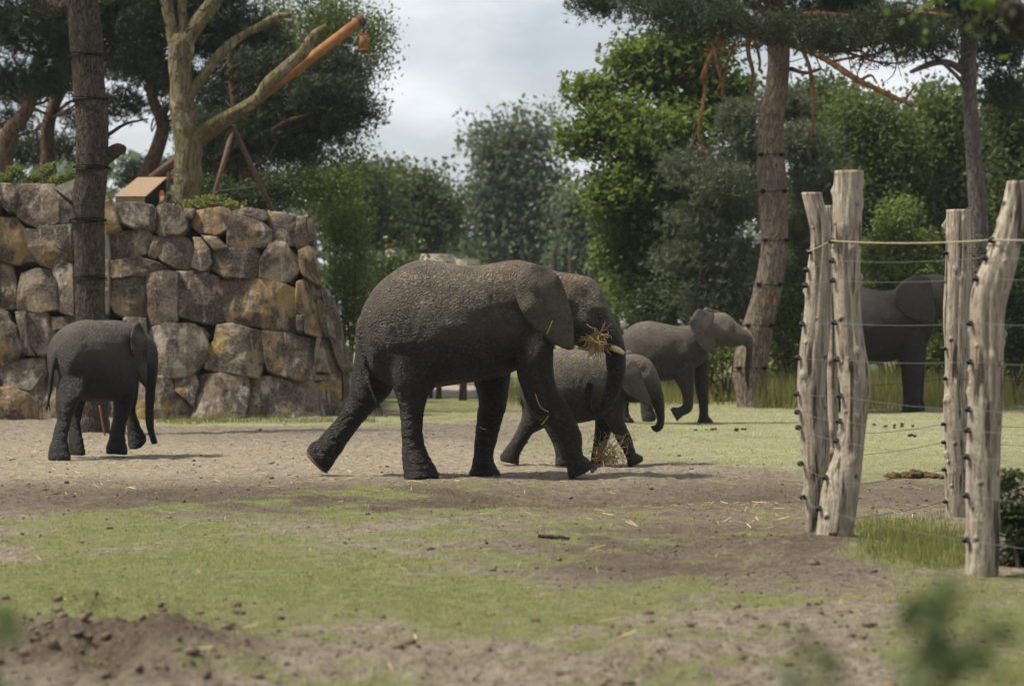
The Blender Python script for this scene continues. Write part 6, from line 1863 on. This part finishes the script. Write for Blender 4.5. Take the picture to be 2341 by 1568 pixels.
m_ = MB(); m_.box(oc, (.09, .06, .20)); m_.box(oc + np.array([0, 0, .12]), (.06, .05, .05))
rt = obj('control_unit', m_.mesh('control_unit', oc, False), simple('orange_plastic', (.50, .12, .03), .5), None, oc)
tag(rt, 'small orange unit with a white label beside the wooden box', 'unit')
m_ = MB(); m_.box(oc + np.array([.004, -.033, -.01]), (.055, .004, .09)); obj('label_plate', m_.mesh('label_plate', oc, False), simple('white_label', (.6, .6, .58), .6), rt)

# ------------------------------------------------------------------ hay, stick, dung, far things
def hay(name, label, c, spread, n, length, r=.0035, down=.0, org=None, cat='hay'):
    m_ = MB(); c = np.asarray(c, float)
    for k in range(n):
        a = c + rng.normal(0, 1, 3) * spread
        d = rng.normal(0, 1, 3); d[2] -= down; d /= np.linalg.norm(d)
        L = length * rng.uniform(.5, 1.3)
        m = a + d * L * .5 + rng.normal(0, L * .12, 3)
        pts = crom([a, m, a + d * L + np.array([0, 0, -.1 * L])], 3)
        m_.tube(pts, r, 3)
    o_ = obj(name, m_.mesh(name, c), M_STRAW, None, c)
    tag(o_, label, cat, kind='stuff')
    return o_
hay('hay_bundle', 'bunch of golden hay sticking out of the large elephant mouth', P(*z3(1900, 605), YE - .25), np.array([.045, .03, .06]), 170, .15, .004, .5)
hay('hay_wisp', 'long hay stalk dangling below the large elephant mouth', P(*z3(1925, 680), YE - .24), np.array([.008, .01, .02]), 5, .16, .0035, 3)
hay('hay_bundle', 'tangle of hay dragged along under the calf forelegs', P(*z4(655, 1400), YC - .20), np.array([.08, .05, .07]), 190, .18, .0035, .2)
hay('hay_wisp', 'hay stalks caught across the calf knee', P(*z4(740, 1300), YC - .27), np.array([.10, .02, .03]), 26, .16, .003, .1)
hay('hay_wisp', 'hay sticking on the calf back', P(*z4(470, 755), YC - .36), np.array([.12, .02, .03]), 14, .07, .003)
def straw_on(name, label, pts, Y, zf=z3):
    q = crom([P(*zf(x, y), Y) for x, y in pts], 4)
    m_ = MB(); m_.tube(q, .0045, 4)
    tag(obj(name, m_.mesh(name, q[0]), M_STRAW, None, q[0]), label, 'straw', 'single straws stuck to the elephants')
straw_on('straw_stalk', 'straw stalk stuck on the large elephant ear', [(1635, 497), (1618, 540), (1600, 585)], YE - .52)
straw_on('straw_stalk', 'long straw stuck across the large elephant foreleg', [(1530, 950), (1545, 1000), (1570, 1040), (1612, 1062)], YE - .50)
straw_on('straw_stalk', 'straw angled below the long straw on the foreleg', [(1610, 1085), (1590, 1115), (1565, 1145)], YE - .46)
straw_on('straw_stalk', 'straw curled on the tip of the large elephant trunk', [(1850, 880), (1838, 855), (1848, 842), (1858, 860)], YE - .06)
straw_on('straw_stalk', 'straw lying across the large elephant far foreleg', [(1186, 1152), (1200, 1165), (1224, 1170)], YE + .10)
# stick
e_ = line_chain([(1230, 1241, 4), (1255, 1238, 4.5), (1280, 1243, 4), (1303, 1242, 3)], zD, GY(1243), 4)
e_[:, 2] = hgt(e_[:, 0], e_[:, 1]) + .016
m_ = MB(); m_.tube(e_[:, :3], e_[:, 3], 8, True, .3, 4)
tag(obj('stick', m_.mesh('stick', e_[0, :3]), M_BARK, None, e_[0, :3]), 'short dark stick lying on the bare ground', 'stick')
M_DUNG = simple('dung', (.075, .05, .028), .95, .1, 25, .45, .6)
def heap(name, label, dx_, dy_, n, s, sp, group=None, cat='dung'):
    Y = GY(dy_); c = np.array([(dx_ - 1170.5) * Y / F, Y, 0.0]); c[2] = float(hgt(c[:1], c[1:2])[0])
    m_ = MB()
    for k in range(n):
        p = c + np.array([rng.normal(0, sp), rng.normal(0, sp * .6), 0]); 
        p[2] = c[2] + max(0, s * .9 - .5 * abs(p[0] - c[0])) * rng.uniform(.3, 1)
        m_.ball(p, s * rng.uniform(.6, 1.1, 3) * np.array([1, 1, .7]), 7, 5)
    v_ = np.array(m_.v); v_ = v_ + .018 * rng.normal(0, 1, v_.shape) * s * 8
    m_.v = [tuple(q) for q in v_]
    tag(obj(name, m_.mesh(name, c), M_DUNG, None, c), label, cat, group)
heap('dung_heap', 'crumbled brown dung heap on the sand behind the fence', 2095, 1097, 60, .06, .13)
for cx_, cy_, n_l, sp_, lab in ((1650, 985, 10, 26, 'small dark dung lump on the turf below the young elephant'), (2040, 978, 8, 30, 'dark dung lump on the turf between the posts'), (2085, 992, 4, 12, 'dark dung lump on the turf nearer the plain straight post')):
    for k in range(n_l):
        heap('dung_lump', lab, cx_ + rng.normal(0, sp_), cy_ + rng.normal(0, 2.5), 1, .035, .0, 'dung lumps on the turf')
heap('soil_lump', 'dark soil lump on the ground before the posts', 1905, 1385 - 120, 2, .035, .02, cat='soil')
heap('soil_lump', 'dark soil lump on the grass in front of the posts', 1860, 1385, 3, .025, .012, cat='soil')
# pale rocks far behind the big elephant
for k, (x, y, w, h_, Y, lab) in enumerate(((1000, 598, 60, 34, 72, 'pale sandstone boulder showing above the big elephant back'), (1060, 606, 50, 26, 73, 'lower pale sandstone boulder beside the one above the elephant back'), (905, 590, 36, 40, 71, 'pale boulder half hidden in the plumed shrub'))):
    m_ = MB(); c = P(x, y, Y); base = np.array([c[0], Y, -.1])
    th_ = np.arange(14) * 2 * math.pi / 14
    R = []
    for kz_ in np.linspace(0, 1, 9):
        zq = base[2] + (c[2] + h_ * .5 * Y / F - base[2]) * kz_
        sc = w * Y / F * (1.15 - .35 * kz_) * (1 if kz_ < .9 else .75)
        R.append(np.array([base[0], Y, zq]) + np.stack([np.cos(th_) * sc, np.sin(th_) * sc * .7, np.zeros(14)], 1) * (1 + .14 * vnoise(np.stack([np.cos(th_) * 2, np.sin(th_) * 2, np.full(14, kz_ * 5 + k)], 1), 5))[:, None])
    m_.rings(R)
    tag(obj('boulder', m_.mesh('boulder', base, False), simple('pale_sandstone', (.40, .34, .27), .9, .1, 3, .35, .5), None, base), lab, 'boulder')
for k, (x, Yp, hp, lab) in enumerate(((1058, 53, .95, 'dark wooden post seen under the big elephant belly'), (1003, 54, .85, 'thin dark post left of the one under the belly'), (985, 55, .8, 'thinnest dark post beyond the paddock'))):
    b0 = P(x, HY, Yp); b0[2] = -.05
    m_ = MB(); m_.tube([b0, b0 + np.array([.01, 0, hp * .6]), b0 + np.array([.02, 0, hp])], [.09 - .022 * k, .085 - .022 * k, .08 - .022 * k], 10, True, .1, k)
    tag(obj('wooden_post', m_.mesh('wooden_post', b0), M_BARK_B, None, b0), lab, 'post')

# ------------------------------------------------------------------ air between here and the far trees
m_ = MB(); m_.box((0, 1220, 24), (5600, 2800, 52))
hz = obj('haze', m_.mesh('haze', (0, 0, 0), False))
tag(hz, 'thin summer haze over the clearing', 'haze', kind='stuff')
hm = bpy.data.materials.new('haze'); hm.use_nodes = True
hn = hm.node_tree.nodes; hn.clear()
ho = hn.new('ShaderNodeOutputMaterial'); pv = hn.new('ShaderNodeVolumePrincipled')
pv.inputs['Color'].default_value = (0.85, 0.92, 1.0, 1)
pv.inputs['Density'].default_value = 0.00022
hm.node_tree.links.new(pv.outputs[0], ho.inputs['Volume'])
hz.data.materials.append(hm)
